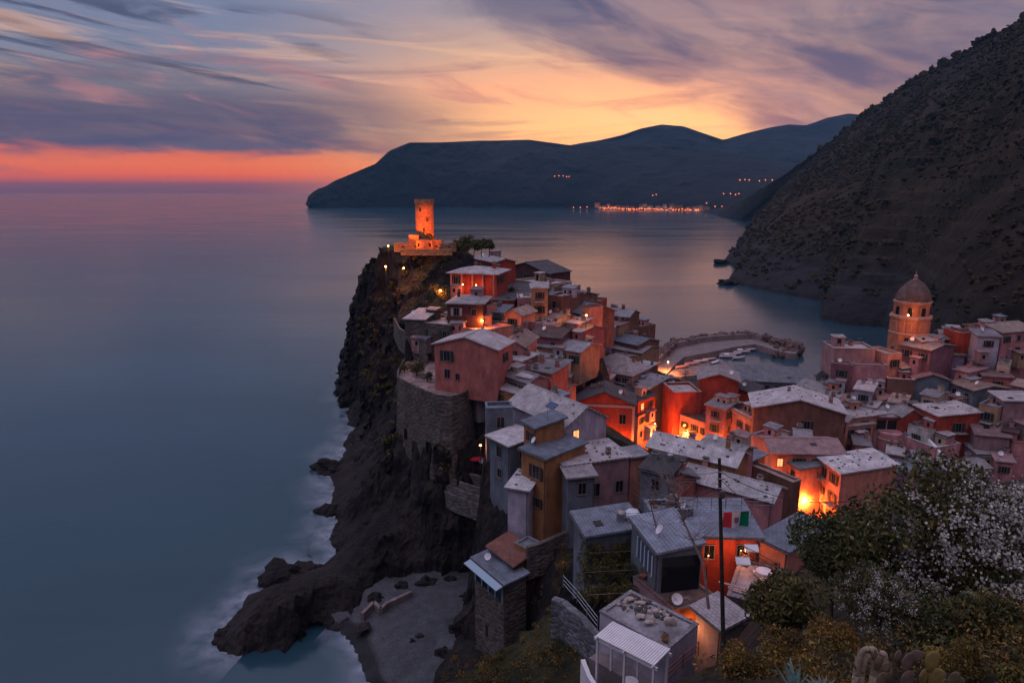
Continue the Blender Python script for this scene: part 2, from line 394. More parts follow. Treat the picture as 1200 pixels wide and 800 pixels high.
h('v8','narrow brown house touching the tall pale tenement on its right',(642,348),(658,350),(662,342),37,7,'flat',0,'brown','pale',win='f',skip=.1,chim=1)
h('v9','pinkish beige house touching the tall pale tenement on its left',(606,352),(623,352),(626,347),37,6.5,'flat',0,'rose','pale',win='f',skip=.1,chim=0)
h('v10','house under a wide blue grey roof high on the skyline slope',(655,362),(686,369),(694,352),33.5,6,'a',1.6,'brown','blue',win='f',chim=1,ant=True)
h('v10b','long grey roofed house on the crest behind the blue grey roof',(640,343),(674,349),(680,342),36,6,'a',.9,'brown','slate',win='f',chim=1)
h('v11','small brown rooftop block on the crest above the grey slope',(649,338.5),(671,340),(673,337),37,5,'flat',0,'brown','tan',win='',chim=0)
h('v12','low red house between the lit villa and the dip',(577,352),(601,353),(603,346),37,4.5,'shed',.4,'red','dark',win='',chim=0)
h('v14','tiny grey blue dormer house above the pale balustrade',(573,366),(590,367),(592,361),36.5,4,'shed',.5,'greyblue','blue',win='f',chim=1,skip=0)
h('v15','small gabled terracotta house above the pale balustrade',(591,368),(611,370),(613,363),36.3,4,'b',.9,'salmon','tan',win='f',chim=0,skip=0)
h('v13','pink house with a pale balustrade terrace along its whole top',(571,381),(617,383),(614,368),34,6,'flat',0,'rose','pale',win='f',chim=0,par=.9)
h('v16','dark hip roofed villa with two pale shuttered windows, under the lit villa',(524,356),(566,357),(567,346),39,4.8,'hip',.9,'wine','pale',win='f',st='p',skip=0,chim=1)
h('v17','low house with a pink terrace lit orange by an alley lamp',(533,385),(562,392),(562,376),34.5,4.5,'flat',0,'salmon','pinkish',win='',chim=0)
h('v17b','narrow orange lit wall house at the top of the alley lamp',(559,361),(569,362),(571,357),37.6,6,'flat',0,'salmon','pinkish',win='',chim=0)
h('v33','narrow glowing red house end deep in the skyline alley',(681,361),(690,363),(693,358),35,5,'flat',0,'salmon','brown',win='',chim=0)
h('v33b','lower narrow glowing red house end in the steep alley',(681,402),(692,404),(695,399),27.5,6,'flat',0,'salmon','brown',win='',chim=0)
h('v18','low stone house with a long pale flat roof on the cliff edge',(476,379),(528,384),(530,373),35,4.5,'flat',0,'stone','pale',win='f',skip=.5,chim=0)
h('v19','small shed with a pale blue white roof on the cliff edge',(474,374),(497,375),(496,365),36,3,'shed',.5,'stone','white',win='',chim=0)
h('pink','big pink gabled house with dark shutters on the bastion terrace',(509,403),(583,410),(588,399),36,6.4,'b',1.5,'pink','pale',win='',chim=0,over=.4,annex=False,
  wl=[('f',-3.2,1.7,1.1,'g'),('f',-3.2,4.6,.95,'n'),('f',-1.4,4.9,.7,'n'),('r',0,1.8,.9,'g')], band=False)
h('v22','small grey annexe with two dark windows right of the bastion terrace',(559,442),(575,440),(590,434),31,5.5,'flat',0,'grey','grey',win='f',skip=0,st='n',chim=0)
h('v26','pink house with a tan two slope roof right of the big pink house',(585,405),(614,407),(617,394),34,5,'b',1.2,'rose','tan',win='f',chim=1)
h('v24','low pinkish house with a grey lilac strip roof above the tan house',(583,437),(619,449),(624,438),31,4,'a',.8,'mauve','grey',win='f',chim=0)
h('v23','tan orange house with a pale lean-to roof below the bastion annexe',(576,453),(608,462),(621,448),29.5,5.5,'shed',.6,'ochre','pale',win='f',chim=0,skip=.6)
h('v25','bright pink house with one dark doorway in the middle of the ridge',(613,432),(646,438),(650,427),31,5.5,'shed',.5,'pink','grey',win='f',skip=.5,chim=1)
h('v27','house under a long grey lilac strip roof across the ridge',(622,404),(680,413),(682,401),31.3,4,'a',.9,'tan','grey',win='f',chim=1)
h('v28','olive tan house with a low pale roof below the long strip roof',(624,417),(655,421),(658,412),30,4,'shed',.4,'tan','pale',win='f',chim=0)
h('v29','tall plum coloured house beside the lit alley',(655,413),(672,415),(676,408),29.5,7,'a',.5,'plum','grey',win='f',chim=1)
h('v30','small terracotta house with a pale awning top near the lit alley',(653,441),(668,442),(671,436),27,5,'shed',.3,'salmon','pale',win='f',chim=0,skip=0)
h('v31','house with a long dark brown roof under the tall tenement',(620,393),(657,397),(657,385),33,4.5,'a',.9,'plum','brown',win='f',chim=1)
h('v32','plum house with white window sills, left of the lit alley top',(655,384),(682,390),(684,380),32,6,'a',.8,'plum','dark',win='f',chim=1,skip=.1)
h('v32b','low plum house wedged under the white silled house',(657,399),(680,403),(682,396),31.8,5,'shed',.4,'mauve','dark',win='f',chim=0)
h('v34','long brown red tenement on the right shoulder of the skyline',(687,367),(737,372),(743,366),27.5,12,'a',1.2,'brown','grey',win='f',skip=.25,chim=2)
h('v35','small red tower house at the top of the lit alley',(688,355),(703,356),(706,351),30.5,7,'flat',0,'red','brown',win='f',chim=0)
h('v36','brown red house at the seaward end of the skyline row',(737,382),(751,385),(754,379),22,12,'flat',0,'brown','pinkish',win='f',chim=0)
h('v37','terracotta house lit by the lamp in the steep alley',(688,389),(706,390),(712,384),27,8,'flat',0,'salmon','pinkish',win='f',chim=0)
h('v38','house under a low blue grey roof in front of the skyline tenement',(706,396),(747,405),(750,393),22.5,11,'a',1.0,'brown','blue',win='f',chim=1,dish=True)
h('v38b','tiny lilac rooftop house under the skyline tenement',(704,388),(715,389),(717,384),25.5,5,'flat',0,'violet','pale',win='f',chim=0)
h('v39','wide olive brown house with a pale thin roof above the harbour',(693,404),(752,414),(757,402),21,13,'a',.8,'tan','grey',win='',chim=1)
h('v40','big house under a broad grey hip roof above the harbour square',(686,431),(740,441),(768,430),20,9,'hip',3.0,'mauve','pale',win='f',chim=2,stones=10)
h('v41','dark walled house under a grey lean-to roof left of the harbour ramp',(712,446),(758,457),(770,444),18,8,'shed',1.0,'darkgrey','grey',win='f',chim=1,stones=6)
h('v41b','small pale pink house with a grey top, under the broad hip roof',(690,444),(712,447),(716,439),19.5,7,'shed',.4,'rose','pale',win='f',chim=1)
h('redh','bright red house with a pale cornice and grey pediment roof',(672,472),(744,475),(752,462),23,11,'b',2.2,'red','dark',win='',chim=1,band=True,wl=[('f',3.3,2.6,1.15,'n'),('r',0,2.6,1,'n')],annex=False)
h('v43','narrow red house beside the square, right of the bright red house',(748,470),(768,463),(762,455),17,11,'shed',.5,'red','dark',win='fr',chim=0,skip=.1)
h('v43b','low red house squeezed between the bright red house and square',(748,487),(764,480),(760,472),14,9,'shed',.4,'salmon','brown',win='f',chim=0,skip=.1)
h('v44','pale grey blank gable house facing the harbour square',(773,451),(791,450),(794,444),16,11,'flat',0,'lilac','pale',win='',chim=0)
h('v45','huge red gabled building with faint boards, by the harbour',(820,444),(866,447),(878,437),21,14,'b',1.3,'red','pale',win='',chim=0,over=.5,annex=False)
h('v46','lower red wing with a pale parapet terrace, by the harbour',(790,463),(822,462),(826,450),18,12,'flat',0,'red','pale',win='',chim=0,par=.6,annex=False)
h('v47','small dark red lean-to wing right of the huge red building',(864,455),(884,458),(892,448),18.5,9,'shedl',-.8,'red','dark',win='',chim=0)
h('v48','long grey green roofed harbour hall with blue windows',(868,446),(956,450),(948,436),16,8,'shed',1.4,'greyblue','slate',win='f',st='n',skip=0,chim=0)
h('v49','large brown walled hall under a wide pale gable roof',(884,477),(991,485),(972,458),21,11,'b',2.0,'brown','white',win='',chim=2,stones=24,wl=[('f',1.5,2.6,1,'g')],over=.5,annex=False)
h('v49b','house with a crumpled pale lilac roof behind the brown hall',(930,455),(972,466),(985,452),19.5,8,'a',1.2,'lilac','pale',win='f',chim=2,stones=10)
h('v50','small grey roofed house with narrow windows above the lit street',(828,474),(850,480),(862,470),18,11,'a',.6,'plum','grey',win='fr',chim=1,skip=.1)
h('v51','house with a white balustrade roof terrace above the lit street',(852,480),(884,496),(893,484),17,9,'flat',0,'salmon','grey',win='f',chim=1,skip=.1,par=.9)
h('v52','low orange lit house under the dark boards of the big red building',(797,488),(832,500),(842,490),13.5,8,'flat',0,'salmon','brown',win='f',chim=0,skip=0)
h('v53','pinkish tile roofed house with a broad arc roof over the street',(905,531),(990,532),(988,513),20.5,9,'a',1.0,'salmon','pinkish',win='f',chim=1,annex=False)
h('v52b','grey topped corner house with a leaning rooftop beam, above the lit street',(880,512),(909,522),(922,508),18.5,8,'flat',0,'salmon','grey',win='f',chim=2,skip=0)
h('v54','house with a small flat slate roof over the brightest street corner',(911,533),(937,550),(963,540),19,9,'shed',.4,'salmon','slate',win='fl',st='b',chim=0,skip=0,annex=False)
h('v55','terracotta corner house under a pale stone dotted roof, by the brightest lamp',(959,536),(986,555),(1040,543),20,10,'shed',.9,'salmon','white',win='f',st='b',chim=0,stones=26,skip=0,annex=False)
h('v56','dark brown walled house facing away from the lit street',(868,542),(929,568),(934,563),20.5,8,'flat',0,'brown','tan',win='',chim=0,par=.3,annex=False)
h('v57','low house with a small grey flat roof beside the lit street',(857,534),(877,542),(900,537),21.3,9,'shed',.4,'brown','blue',win='',chim=0,annex=False)
# --- front row on the spur ---
h('v68','large house under a wide lilac gable roof, in the middle of the spur',(597,472),(662,501),(706,487),30.5,7,'a',2.0,'lilac','pale',win='r',st='n',chim=2,stones=4,skip=.5)
h('v67','porch house with a small grey roof, pale posts and orange jambs',(614,494),(628,502),(657,493),31.6,3.9,'shed',.6,'ochre','blue',win='f',st='b',chim=0,skip=0)
h('v70','pale blue house with dark windows at the left edge of the spur',(570,483),(601,482),(612,474),31,5,'flat',0,'greyblue','blue',win='f',st='n',chim=0,skip=0)
h('v69','dark blue grey house under a pale flat slab roof, on the cliff side',(574,511),(597,522),(625,512),28.5,9,'shed',.3,'greyblue','white',win='fr',st='n',chim=0,skip=.1,over=.5)
h('v58','wide mauve house under a pale roof dotted with dark stones',(640,525),(662,546),(760,527),28,10,'shedl',.0,'mauve','white',win='',chim=1,stones=34,wl=[('r',-.2,3.6,1.1,'n'),('r',3,3.6,1,'n')])
h('v65','narrow blue grey house standing against the wide mauve house',(666,560),(697,557),(700,548),27.5,9,'shed',.3,'greyblue','pale',win='f',st='n',chim=0,skip=.8)
h('v63','narrow orange red house end beyond the wide mauve house',(739,536),(757,533),(762,524),27.8,9,'shed',.3,'salmon','grey',win='',chim=0)
h('v66','tall slim orange house with shuttered windows above the cove',(611,526),(640,538),(676,518),29.3,11,'shed',.25,'ochre','blue',win='',st='b',chim=0,wl=[('f',.5,2.1,1.1,'b'),('f',.8,5.9,.8,'b'),('r',0,3,.9,'n')])
h('v72','lilac white house with a stone dotted roof hanging over the cove',(595,571),(619,575),(624,558),25.5,8,'shed',.4,'lilac','white',win='f',st='b',chim=0,stones=8,skip=.4)
h('v73','small ochre house with one round topped window above the cove',(603,638),(617,645),(627,634),20,5,'flat',0,'ochre','slate',win='f',st='n',chim=0,skip=0,par=.2)
h('v74','dark shed under a dull red roof above the cove',(574,640),(603,662),(608,641),19,4,'shed',.7,'wine','tile',win='',chim=0)
h('v59','row house under a long pale roof scattered with stones',(760,523),(862,547),(882,534),27.5,5,'a',1.1,'ochre','white',win='',chim=2,stones=40)
h('v59b','pinkish roofed house between the long pale roof and lit street',(822,519),(866,533),(880,524),25,6,'a',.6,'rose','pale',win='',chim=1,stones=8)
h('v60','row house under a lower pale stone dotted roof left of the brown wall',(800,560),(905,588),(926,574),26,5,'a',.9,'rose','white',win='',chim=2,stones=30)
h('v61','pink red gabled house with a dark door behind the bare tree',(775,562),(816,559),(818,549),27,5,'b',.7,'pink','grey',win='f',chim=1,skip=.2)
h('v62','low teal grey roof house between two stone dotted roofs',(751,549),(786,557),(792,539),28,5,'shed',.4,'greyblue','dark',win='f',st='n',chim=1)
h('v64','grey house with a smooth slate blue roof above the terraced hedge',(673,602),(689,628),(740,604),31,8,'shed',.3,'greyblue','blue',win='f',st='n',chim=0,skip=.3)
h('v77','boat-like grey house with a blue glazed side and deep dark porch',(741,608),(772,648),(815,634),33,4.2,'shed',.4,'greyblue','blue',win='',chim=0,over=.25)
h('v83','low cluttered blue grey roof house behind the flag pole',(762,605),(812,603),(812,590),32,4,'flat',0,'greyblue','blue',win='',chim=1)
h('v81','red orange house under a wide blue grey roof below the flag',(815,627),(889,629),(915,593),31.5,4.5,'shed',.3,'red','blue',win='f',st='n',chim=0,over=.4,skip=0)
h('v82','right wing with folded blue grey roof and salmon wall, by the big bush',(890,630),(924,646),(948,612),31.3,4.2,'shed',.3,'salmon','blue',win='',chim=0)
h('v78','stone house with a worn mauve brown roof terrace',(742,678),(788,716),(838,700),29.5,6,'flat',0,'mauve','brown',win='',chim=0,par=.15)
h('v79','vivid orange red wall house with a black doorway, by the mauve terrace',(791,717),(816,713),(819,703),29.4,5,'flat',0,'orange','tan',win='f',st='n',chim=0,skip=0,par=.2)
h('v80','grey olive house with a pale triangular lean-to roof behind the pole',(816,712),(846,736),(862,720),30,6,'shed',.3,'grey','pale',win='l',st='n',chim=0)
h('v86','white walled house with rubble and sacks on its flat roof',(703,719),(783,763),(798,724),31.3,6,'flat',0,'lilac','grey',win='',chim=0,par=.15)
h('v84','lower terrace house with grey paving and stacked planks near the pole',(852,700),(906,714),(915,668),29.5,5,'flat',0,'stone','grey',win='',chim=0,par=.15)
h('v75','tall stone house with a pale blue loggia and slit window over the beach',(556,654),(592,684),(612,671),18,12,'shed',.25,'stone','blue',win='',chim=0,deep=5)
# --- right side of the valley ---
h('r2','terracotta house with one black window at the water side of the church',(1000,430),(1040,431),(1046,418),25,10,'flat',0,'rose','grey',win='',chim=1,wl=[('f',1.2,3.0,1.15,'n')])
h('r2b','shadowy house end with steps and balconies by the open water',(974,428),(1000,431),(1006,420),25,10,'flat',0,'plum','tan',win='f',chim=0,skip=.1)
h('r2c','grey tan roof block above the terracotta house near the water',(977,411),(1026,412),(1030,404),27.6,3.5,'flat',0,'mauve','pale',win='',chim=2,base=False)
h('r3','narrow house at the left foot of the church tower',(1041,418),(1057,417),(1061,407),27,13,'flat',0,'salmon','grey',win='f',chim=0)
h('r4','plum house with a small dark window at the foot of the church tower',(1056,404),(1091,411),(1102,401),28.5,6,'a',.7,'plum','grey',win='f',chim=2,skip=.2)
h('r5','house with a long sloping tan roof over a blue shaded wall',(1057,432),(1105,427),(1113,408),24.5,5,'shed',1.4,'greyblue','tan',win='f',chim=0)
h('r6','low house with a bright pale blue flat roof below the church',(1040,446),(1072,448),(1071,439),22.5,6,'flat',0,'brown','white',win='',chim=0)
h('r7','blue grey gabled house with one dark window, below the tan roof',(1072,444),(1113,446),(1111,433),23,7,'b',1.0,'greyblue','pinkish',win='f',st='n',chim=0,skip=.3)
h('r8','plain violet walled house above the blue grey gable',(1105,416),(1131,417),(1136,408),26.5,6,'shed',.4,'violet','tan',win='',chim=1)
h('r9','narrow brown house with a pale top beside the narrow lit lane',(1132,415),(1146,416),(1150,408),26.5,6,'flat',0,'brown','white',win='f',chim=0)
h('r10','house with a tan double roof among rooftops right of the church',(1103,397),(1128,399),(1134,390),29,5,'a',1.0,'wine','tan',win='f',chim=1)
h('r10b','small red rooftop block with a tall chimney, right of the church',(1124,393),(1139,393),(1142,387),30.5,6,'flat',0,'red','pinkish',win='',chim=1)
h('r10c','low grey roofed house just behind the church tower foot',(1080,400),(1104,399),(1108,392),29.5,6,'a',.6,'mauve','pale',win='',chim=2)
h('r12','salmon house glowing beside the narrow lit lane',(1151,409),(1165,410),(1170,403),27.5,9,'flat',0,'salmon','grey',win='f',chim=0)
h('r13','lilac house with blue shade beneath the terraced hillside',(1146,394),(1172,395),(1177,387),31,7,'a',.7,'lilac','grey',win='f',chim=1)
h('r13b','pink house under a long tan roof at the picture edge',(1175,390),(1215,387),(1218,374),31.5,6,'a',1.0,'rose','tan',win='f',chim=1)
h('r14','violet house with white roof ledge, between the lane and pink edge house',(1166,411),(1185,412),(1189,404),27.5,8,'flat',0,'violet','white',win='f',chim=1)
h('r15','tall pink house cut by the right picture edge',(1185,403),(1218,402),(1222,392),29,9,'flat',0,'rose','grey',win='f',chim=0)
h('r16','low house with a mauve roof and red wall above the white awning',(1153,441),(1187,443),(1192,430),24,5,'shed',.6,'pink','pinkish',win='f',chim=1)
h('r17','house under a pale pinkish awning roof with plants on its terrace',(1160,459),(1177,470),(1198,462),23,7,'shed',.3,'mauve','white',win='f',chim=0)
h('r18','house with blue glazing under a tan diagonal roof, left of the lane',(1113,448),(1141,458),(1147,444),22.5,6,'a',.7,'greyblue','tan',win='f',st='n',chim=0,skip=0)
h('r20','smooth pinkish violet wall house left of the low lane lamp',(1122,468),(1141,468),(1143,460),20.5,8,'flat',0,'rose','blue',win='',chim=0)
h('r19','orange and red corner house with a green shuttered window',(1072,475),(1100,488),(1121,474),20,7,'shed',.5,'red','pale',win='',st='g',chim=0,stones=10,wl=[('r',0,2.2,1.1,'g'),('f',1.2,2.4,.9,'n')])
h('r21','house behind a long pale pink roof edge across the roofs',(990,476),(1072,462),(1074,452),19.5,7,'shed',.5,'brown','pinkish',win='',chim=2)
h('r21b','house with a cluttered pale roof of tanks and pipes',(996,490),(1066,482),(1064,468),18.6,7,'shed',.4,'salmon','pale',win='f',chim=4,stones=20,dish=True)
h('r22','house with a deep dark loggia and orange corner pillar',(1024,488),(1068,489),(1072,478),18.3,6,'a',.6,'red','grey',win='',chim=0)
h('r22b','pink brown house with a rounded terrace below the dark loggia',(1023,509),(1062,514),(1066,500),15,8,'flat',0,'rose','grey',win='',chim=0,par=.9)
h('r23','red gabled house between the loggia and the orange corner house',(1058,488),(1080,487),(1084,476),18.8,6,'b',1.2,'red','pale',win='',chim=1)
h('r24','pink house under a white outside stair',(1062,515),(1096,528),(1102,514),15,8,'flat',0,'rose','pale',win='',chim=0,par=.5)
h('r24b','white stair house with three slim windows above the pink house',(1064,500),(1086,508),(1090,494),17,6,'flat',0,'white','pale',win='f',chim=0,skip=0)
h('r25','white box terrace with potted plants below the orange corner house',(1098,523),(1120,523),(1124,509),14.5,7,'flat',0,'lilac','dark',win='',chim=0,par=.9)
h('r26','white lilac stepped house with a slit window, behind the white bush',(1121,512),(1144,514),(1150,500),15.5,9,'flat',0,'lilac','pinkish',win='f',st='n',chim=1,skip=.3)
h('r27','beige house with two tall green shutters beside the low lane lamp',(1147,476),(1170,481),(1180,471),21.5,9,'flat',0,'tan','grey',win='f',st='g',chim=1,skip=0)
h('r27b','low mauve roofed house right of the green shutters',(1172,488),(1202,498),(1210,480),19.5,7,'a',.7,'mauve','pinkish',win='f',chim=0)
h('r28','house with a brown mauve pitched roof in front of the green shutters',(1144,509),(1184,513),(1188,494),17.5,7,'a',1.0,'mauve','pinkish',win='',chim=1)
h('r28b','low dark loggia house under the brown mauve pitched roof',(1146,532),(1190,534),(1192,518),14.5,7,'shed',.4,'violet','pale',win='f',chim=0)
h('r29','pink end house with red awning at the lower right picture edge',(1190,522),(1216,523),(1218,508),16.5,8,'flat',0,'rose','tile',win='',chim=0)
h('r31','orange brown house with hanging pipes over the dark alley',(990,500),(1024,496),(1026,483),17.3,8,'shed',.3,'salmon','pale',win='f',chim=1,skip=0)
h('r33','low grey roofed house behind the white bush, beside the pink brown house',(1036,556),(1098,548),(1100,532),12.5,6,'shed',.5,'violet','blue',win='',chim=1)
h('r34','violet house with a pale mauve roof behind the white bush crown',(1110,552),(1160,548),(1162,534),13,6,'a',.8,'mauve','pale',win='',chim=1)

# small infill houses
for key, lab, A, B, z, hh, rt, ri, wc, rc in (
 ('i1','tiny lilac lean-to at the foot of the terracotta house by the water',(1002,456),(1022,459),22,5,'shed',.4,'lilac','pale'),
 ('i2','tiny peach house below the blue grey gable, right of its window',(1080,462),(1098,466),21.5,5,'a',.5,'cream','grey'),
 ('i3','small rose house squeezed between violet wall and lane',(1119,433),(1135,437),24.5,5,'shed',.4,'rose','pinkish'),
 ('i4','small pale house in front of the violet house with the white ledge',(1168,429),(1183,431),25.5,5,'flat',0,'cream','pale'),
 ('i5','small mauve house at the right edge under the tall pink house',(1186,451),(1205,455),24,6,'a',.6,'mauve','tan'),
 ('i6','small salmon house among tanks and pipes, left end',(1006,474),(1026,478),19.2,5,'a',.5,'salmon','pale'),
 ('i7','small cream house among tanks and pipes, right end',(1042,471),(1060,474),20,5,'shed',.4,'cream','tan'),
 ('i8','small violet house in front of the two green shutters',(1150,493),(1168,497),18.9,5,'shed',.5,'violet','grey'),
 ('i9','small pink house left of the white box terrace plants',(1098,503),(1114,505),16.8,5,'a',.5,'pink','pale'),
 ('i10','narrow dark rose house beneath the terrace with the dark tree',(1176,505),(1192,508),18.2,6,'shed',.4,'rose','brown'),
 ('i11','small salmon house at the bottom of the dark alley with pipes',(1002,521),(1020,523),15.2,6,'shed',.4,'salmon','grey'),
 ('i12','small plum house below the rounded terrace turret',(1040,531),(1058,534),13.8,5,'a',.5,'plum','pale'),
 ('i13','small mauve house left behind the white bush top',(1074,541),(1092,543),13.2,5,'shed',.4,'mauve','grey'),
 ('i14','small rose house under the pink end house with red awning',(1168,540),(1188,542),14.2,5,'a',.5,'rose','pinkish'),
 ('i15','tiny pink lean-to directly right of the big pink gabled house',(596,421),(611,424),32.2,4,'shed',.4,'pink','pale'),
 ('i16','tiny cream house in front of the olive tan house',(636,429),(652,432),29.3,4.5,'shed',.4,'cream','grey'),
 ('i17','tiny rose house at the foot of the tall plum house',(668,427),(683,429),27.6,5,'a',.5,'rose','pale'),
 ('i18','tiny tan house on the left slope above the broad hip roof',(716,419),(732,422),21.8,5,'a',.5,'tan','grey'),
 ('i19','tiny mauve house behind the tan orange lean-to house',(604,441),(618,444),30.4,4,'shed',.3,'mauve','pinkish'),
 ('i20','small terracotta house left of the bright red house roof',(644,456),(662,459),26.5,6,'a',.6,'salmon','grey'),
 ('i21','small brown house between the hip roof and harbour ramp',(742,430),(757,433),19.5,6,'shed',.4,'brown','pale'),
 ('i22','small cream gabled house in front of the grey lean-to roof by the ramp',(722,458),(738,461),17.8,6,'b',.8,'cream','dark'),
 ('i23','tiny pink house on the skyline slope under the blue grey roof',(664,378),(677,380),33.2,4.5,'shed',.3,'rose','pale'),
 ('i24','tiny pale house under the brown house beside the tall tenement',(640,372),(653,374),34,4.5,'a',.4,'cream','tan'),
 ('i25','tiny rose house tucked under the pale balustrade terrace corner',(618,380),(630,382),34,4.5,'flat',0,'rose','pale'),
 ('i26','tiny tan house above the terracotta alley house',(712,380),(726,382),26,5,'shed',.3,'tan','pinkish'),
 ('i27','small salmon house leaning on the right side of the brown hall',(978,492),(992,495),18.5,6,'shed',.4,'salmon','pale'),
 ('i28','small rose house above the pinkish arc roof',(932,512),(950,514),20.3,5,'a',.5,'rose','grey'),
 ('i29','small lilac house in front of the crumpled pale roof',(960,470),(976,473),19.8,5,'shed',.3,'lilac','pale')):
    w_ = B[0]-A[0]
    h(key, lab, A, B, (B[0]+3, B[1]-9), z, hh, rt, ri, wc, rc, win='f', skip=.05, chim=1, annex=False, base=False, deep=3, lbmax=5)
import numpy as np
# ---------------- land ----------------
G = []
def g(px, py, z): p = Pz(px, py, z); G.append((p.x, p.y, z))
def gw(x, y, z): G.append((x, y, z))
COAST_L = [(409,430),(405,455),(412,480),(415,505),(404,528),(394,543),(384,556),(391,572),(386,590),(392,612),(384,632),(392,648),(378,662),(345,666),(318,684),(290,700),(268,728),(254,750),(258,764),(285,768),(320,760),(352,752),(380,738),(396,742),(411,760),(420,780),(427,800),(434,840),(440,900)]
for c in COAST_L: g(*c, 0)
for i, c in enumerate(COAST_L): # sea bed a little further out
    p = Pz(*c, 0); q = Pz(*COAST_L[min(i+1, len(COAST_L)-1)], 0); r_ = Pz(*COAST_L[max(i-1, 0)], 0)
    t_ = (q-r_).normalized(); n_ = Vector((t_.y, -t_.x, 0))
    if n_.x > 0 and i < 15: n_ = -n_
    if i < 15 or i > 21: gw(p.x-4*abs(n_.x)-1, p.y+4*n_.y*(1 if i<15 else 0), -4)
for q in ((-75,262),(-75,230),(-75,180),(-75,150),(-75,120),(-70,90),(-60,70),(-50,25),(-58,245),(120,262),(60,262),(-20,270),(20,268)): gw(*q, -7)
for q in ((-57,226),(-30,255),(0,262),(30,256)): gw(*q, -5)
for q in ((-46,246),(-22,257),(8,252),(28,245),(44,243)): gw(*q, 0)
for q in ((-44,236,8),(-20,244,12),(8,240,12),(30,234,10),(-44,215,14),(-30,228,24),(0,225,26),(20,222,22)): gw(*q)
# harbour side
for q in ((762,420),(772,436),(800,436),(840,434),(870,437),(930,440),(962,440),(985,420),(1035,398),(1050,390)): g(*q, 0.6)
for q in ((780,424),(840,426),(860,418),(900,421),(920,426),(845,412),(880,430),(900,433),(945,425),(930,430),(965,424),(1010,398),(880,425)): g(*q, -4)
for q in ((800,446,2),(870,450,3),(960,450,4),(1050,400,4)): g(*q)
# castle hill and west cliff
for q in ((441,289,46),(455,287,46),(500,289,46),(540,290,46),(575,292,45),(452,294,45),(480,297,45),(520,300,44.5),(434,300,42),(428,308,39),(423,318,37),(416,332,33),(411,350,27),(410,365,23),(411,400,11),
          (440,318,38),(436,345,32),(432,375,25),(428,405,17),(424,440,10),(418,465,5),(424,490,5),(422,515,4),(460,310,42),(480,318,41),(505,320,40),(462,335,38),(490,335,39),(515,345,38),(452,355,33),(470,350,36),
          (500,360,36),(458,380,31),(472,385,31),(448,405,26),(464,412,27),(442,440,17),(455,455,17),(432,485,8),(450,490,13),(465,500,18),(482,508,18.5),(500,518,18),(520,524,18),(436,520,7),(455,530,10),(420,545,3),(440,560,6),(470,545,12),
          (410,580,2.5),(430,600,5),(455,590,8.5),(480,570,12.5),(400,615,2),(420,635,4.5),(445,625,8),(398,650,2),(405,665,3.5),(425,655,4.5),
          (470,620,7),(500,600,10),(530,590,12),(560,598,12),(590,605,12),(500,560,14),(530,560,15),(560,570,14.5),(520,530,16),(550,545,16),(500,510,16),(540,515,17),(570,540,16),
          (430,672,3),(450,682,1.6),(480,680,1.6),(520,674,1.8),(556,670,2),(600,664,2),(640,660,2)): g(*q)
gw(-33,178,44); gw(-12,180,44); gw(-25,195,36); gw(0,190,36); gw(20,195,28)
# promontory
for q in ((275,738,2.5),(290,728,4),(305,705,5),(330,690,5.5),(345,700,5),(320,722,4),(345,715,4),(365,700,4.5),(370,685,5),(385,690,4),(395,700,3),(390,680,4.5),(405,690,4),(405,708,2.5),(420,712,1.6),(355,725,2.5),(330,738,2),(300,748,1.5),(375,722,1.5)): g(*q)
for q in ((300,800,-4),(350,790,-4),(390,770,-2.5),(400,800,-3),(420,850,-4)): g(*q)
# beach
for q in ((430,735,1.0),(445,770,1.0),(455,800,1.1),(470,720,1.5),(480,760,1.5),(500,700,1.6),(520,730,1.8),(500,790,1.8),(545,690,2),(545,720,2.2),(530,750,2.6),(510,775,2.6),(497,800,2.6),(470,860,1.5),(500,860,3)): g(*q)
# near spur cliffs under the houses
gw(-4.2,88,2); gw(-2,94,2)
for q in ((553,758,7),(540,768,6),(560,775,8),(525,790,5),(515,820,5),(575,770,10),(600,745,10.5),(596,700,12),(612,680,14),(625,650,18),(640,625,20.5),(655,650,19.5),(640,700,16.5),(655,690,18),(650,750,14),(625,790,9.5),
          (600,800,8),(660,800,17),(665,700,26.5),(700,742,26.5),(690,800,20),(668,660,25),(685,640,25.5),(700,700,27.6),(735,650,29),(740,720,28),(700,640,27),(720,690,28)): g(*q)
# near hillside below the camera
for q in ((700,795,26),(740,810,27),(790,800,27.5),(800,770,28),(845,775,36.5),(850,800,44),(900,700,34),(890,750,38),(940,660,33),(960,620,30),(1000,600,27),(1060,585,22),(1130,575,18),(1200,560,16),
          (900,800,47.5),(950,800,49.5),(1000,800,51),(1060,800,51.6),(1200,800,53),(1000,700,41),(1100,700,44),(1200,700,45),(1100,640,34),(1200,640,38)): g(*q)
gw(0,0,58.2); gw(-20,0,50); gw(-15,20,40); gw(0,12,50); gw(-30,10,36); gw(-45,10,14); gw(10,0,58.5); gw(40,0,60); gw(60,10,56); gw(90,30,50); gw(120,20,60); gw(120,60,40); gw(120,90,28); gw(0,-12,62); gw(50,-12,68); gw(-30,-12,50); gw(120,-12,80)
gw(-6,30,27); gw(-20,35,20); gw(-30,45,8); gw(-20,55,5); gw(-38,30,10); gw(-45,55,-3); gw(-10,45,19)
# streets
STREET = [(948,603,12.3),(925,575,11.8),(905,554,11.4),(885,532,10.8),(862,517,10),(838,508,9),(812,503,8),(785,502,6),(768,500,5)]
for q in STREET: g(*q)
for q in ((790,470,3),(780,455,2.5),(1145,470,14),(1150,500,12),(1128,500,12),(1000,500,8),(1015,540,8),(1146,440,17)): g(*q)
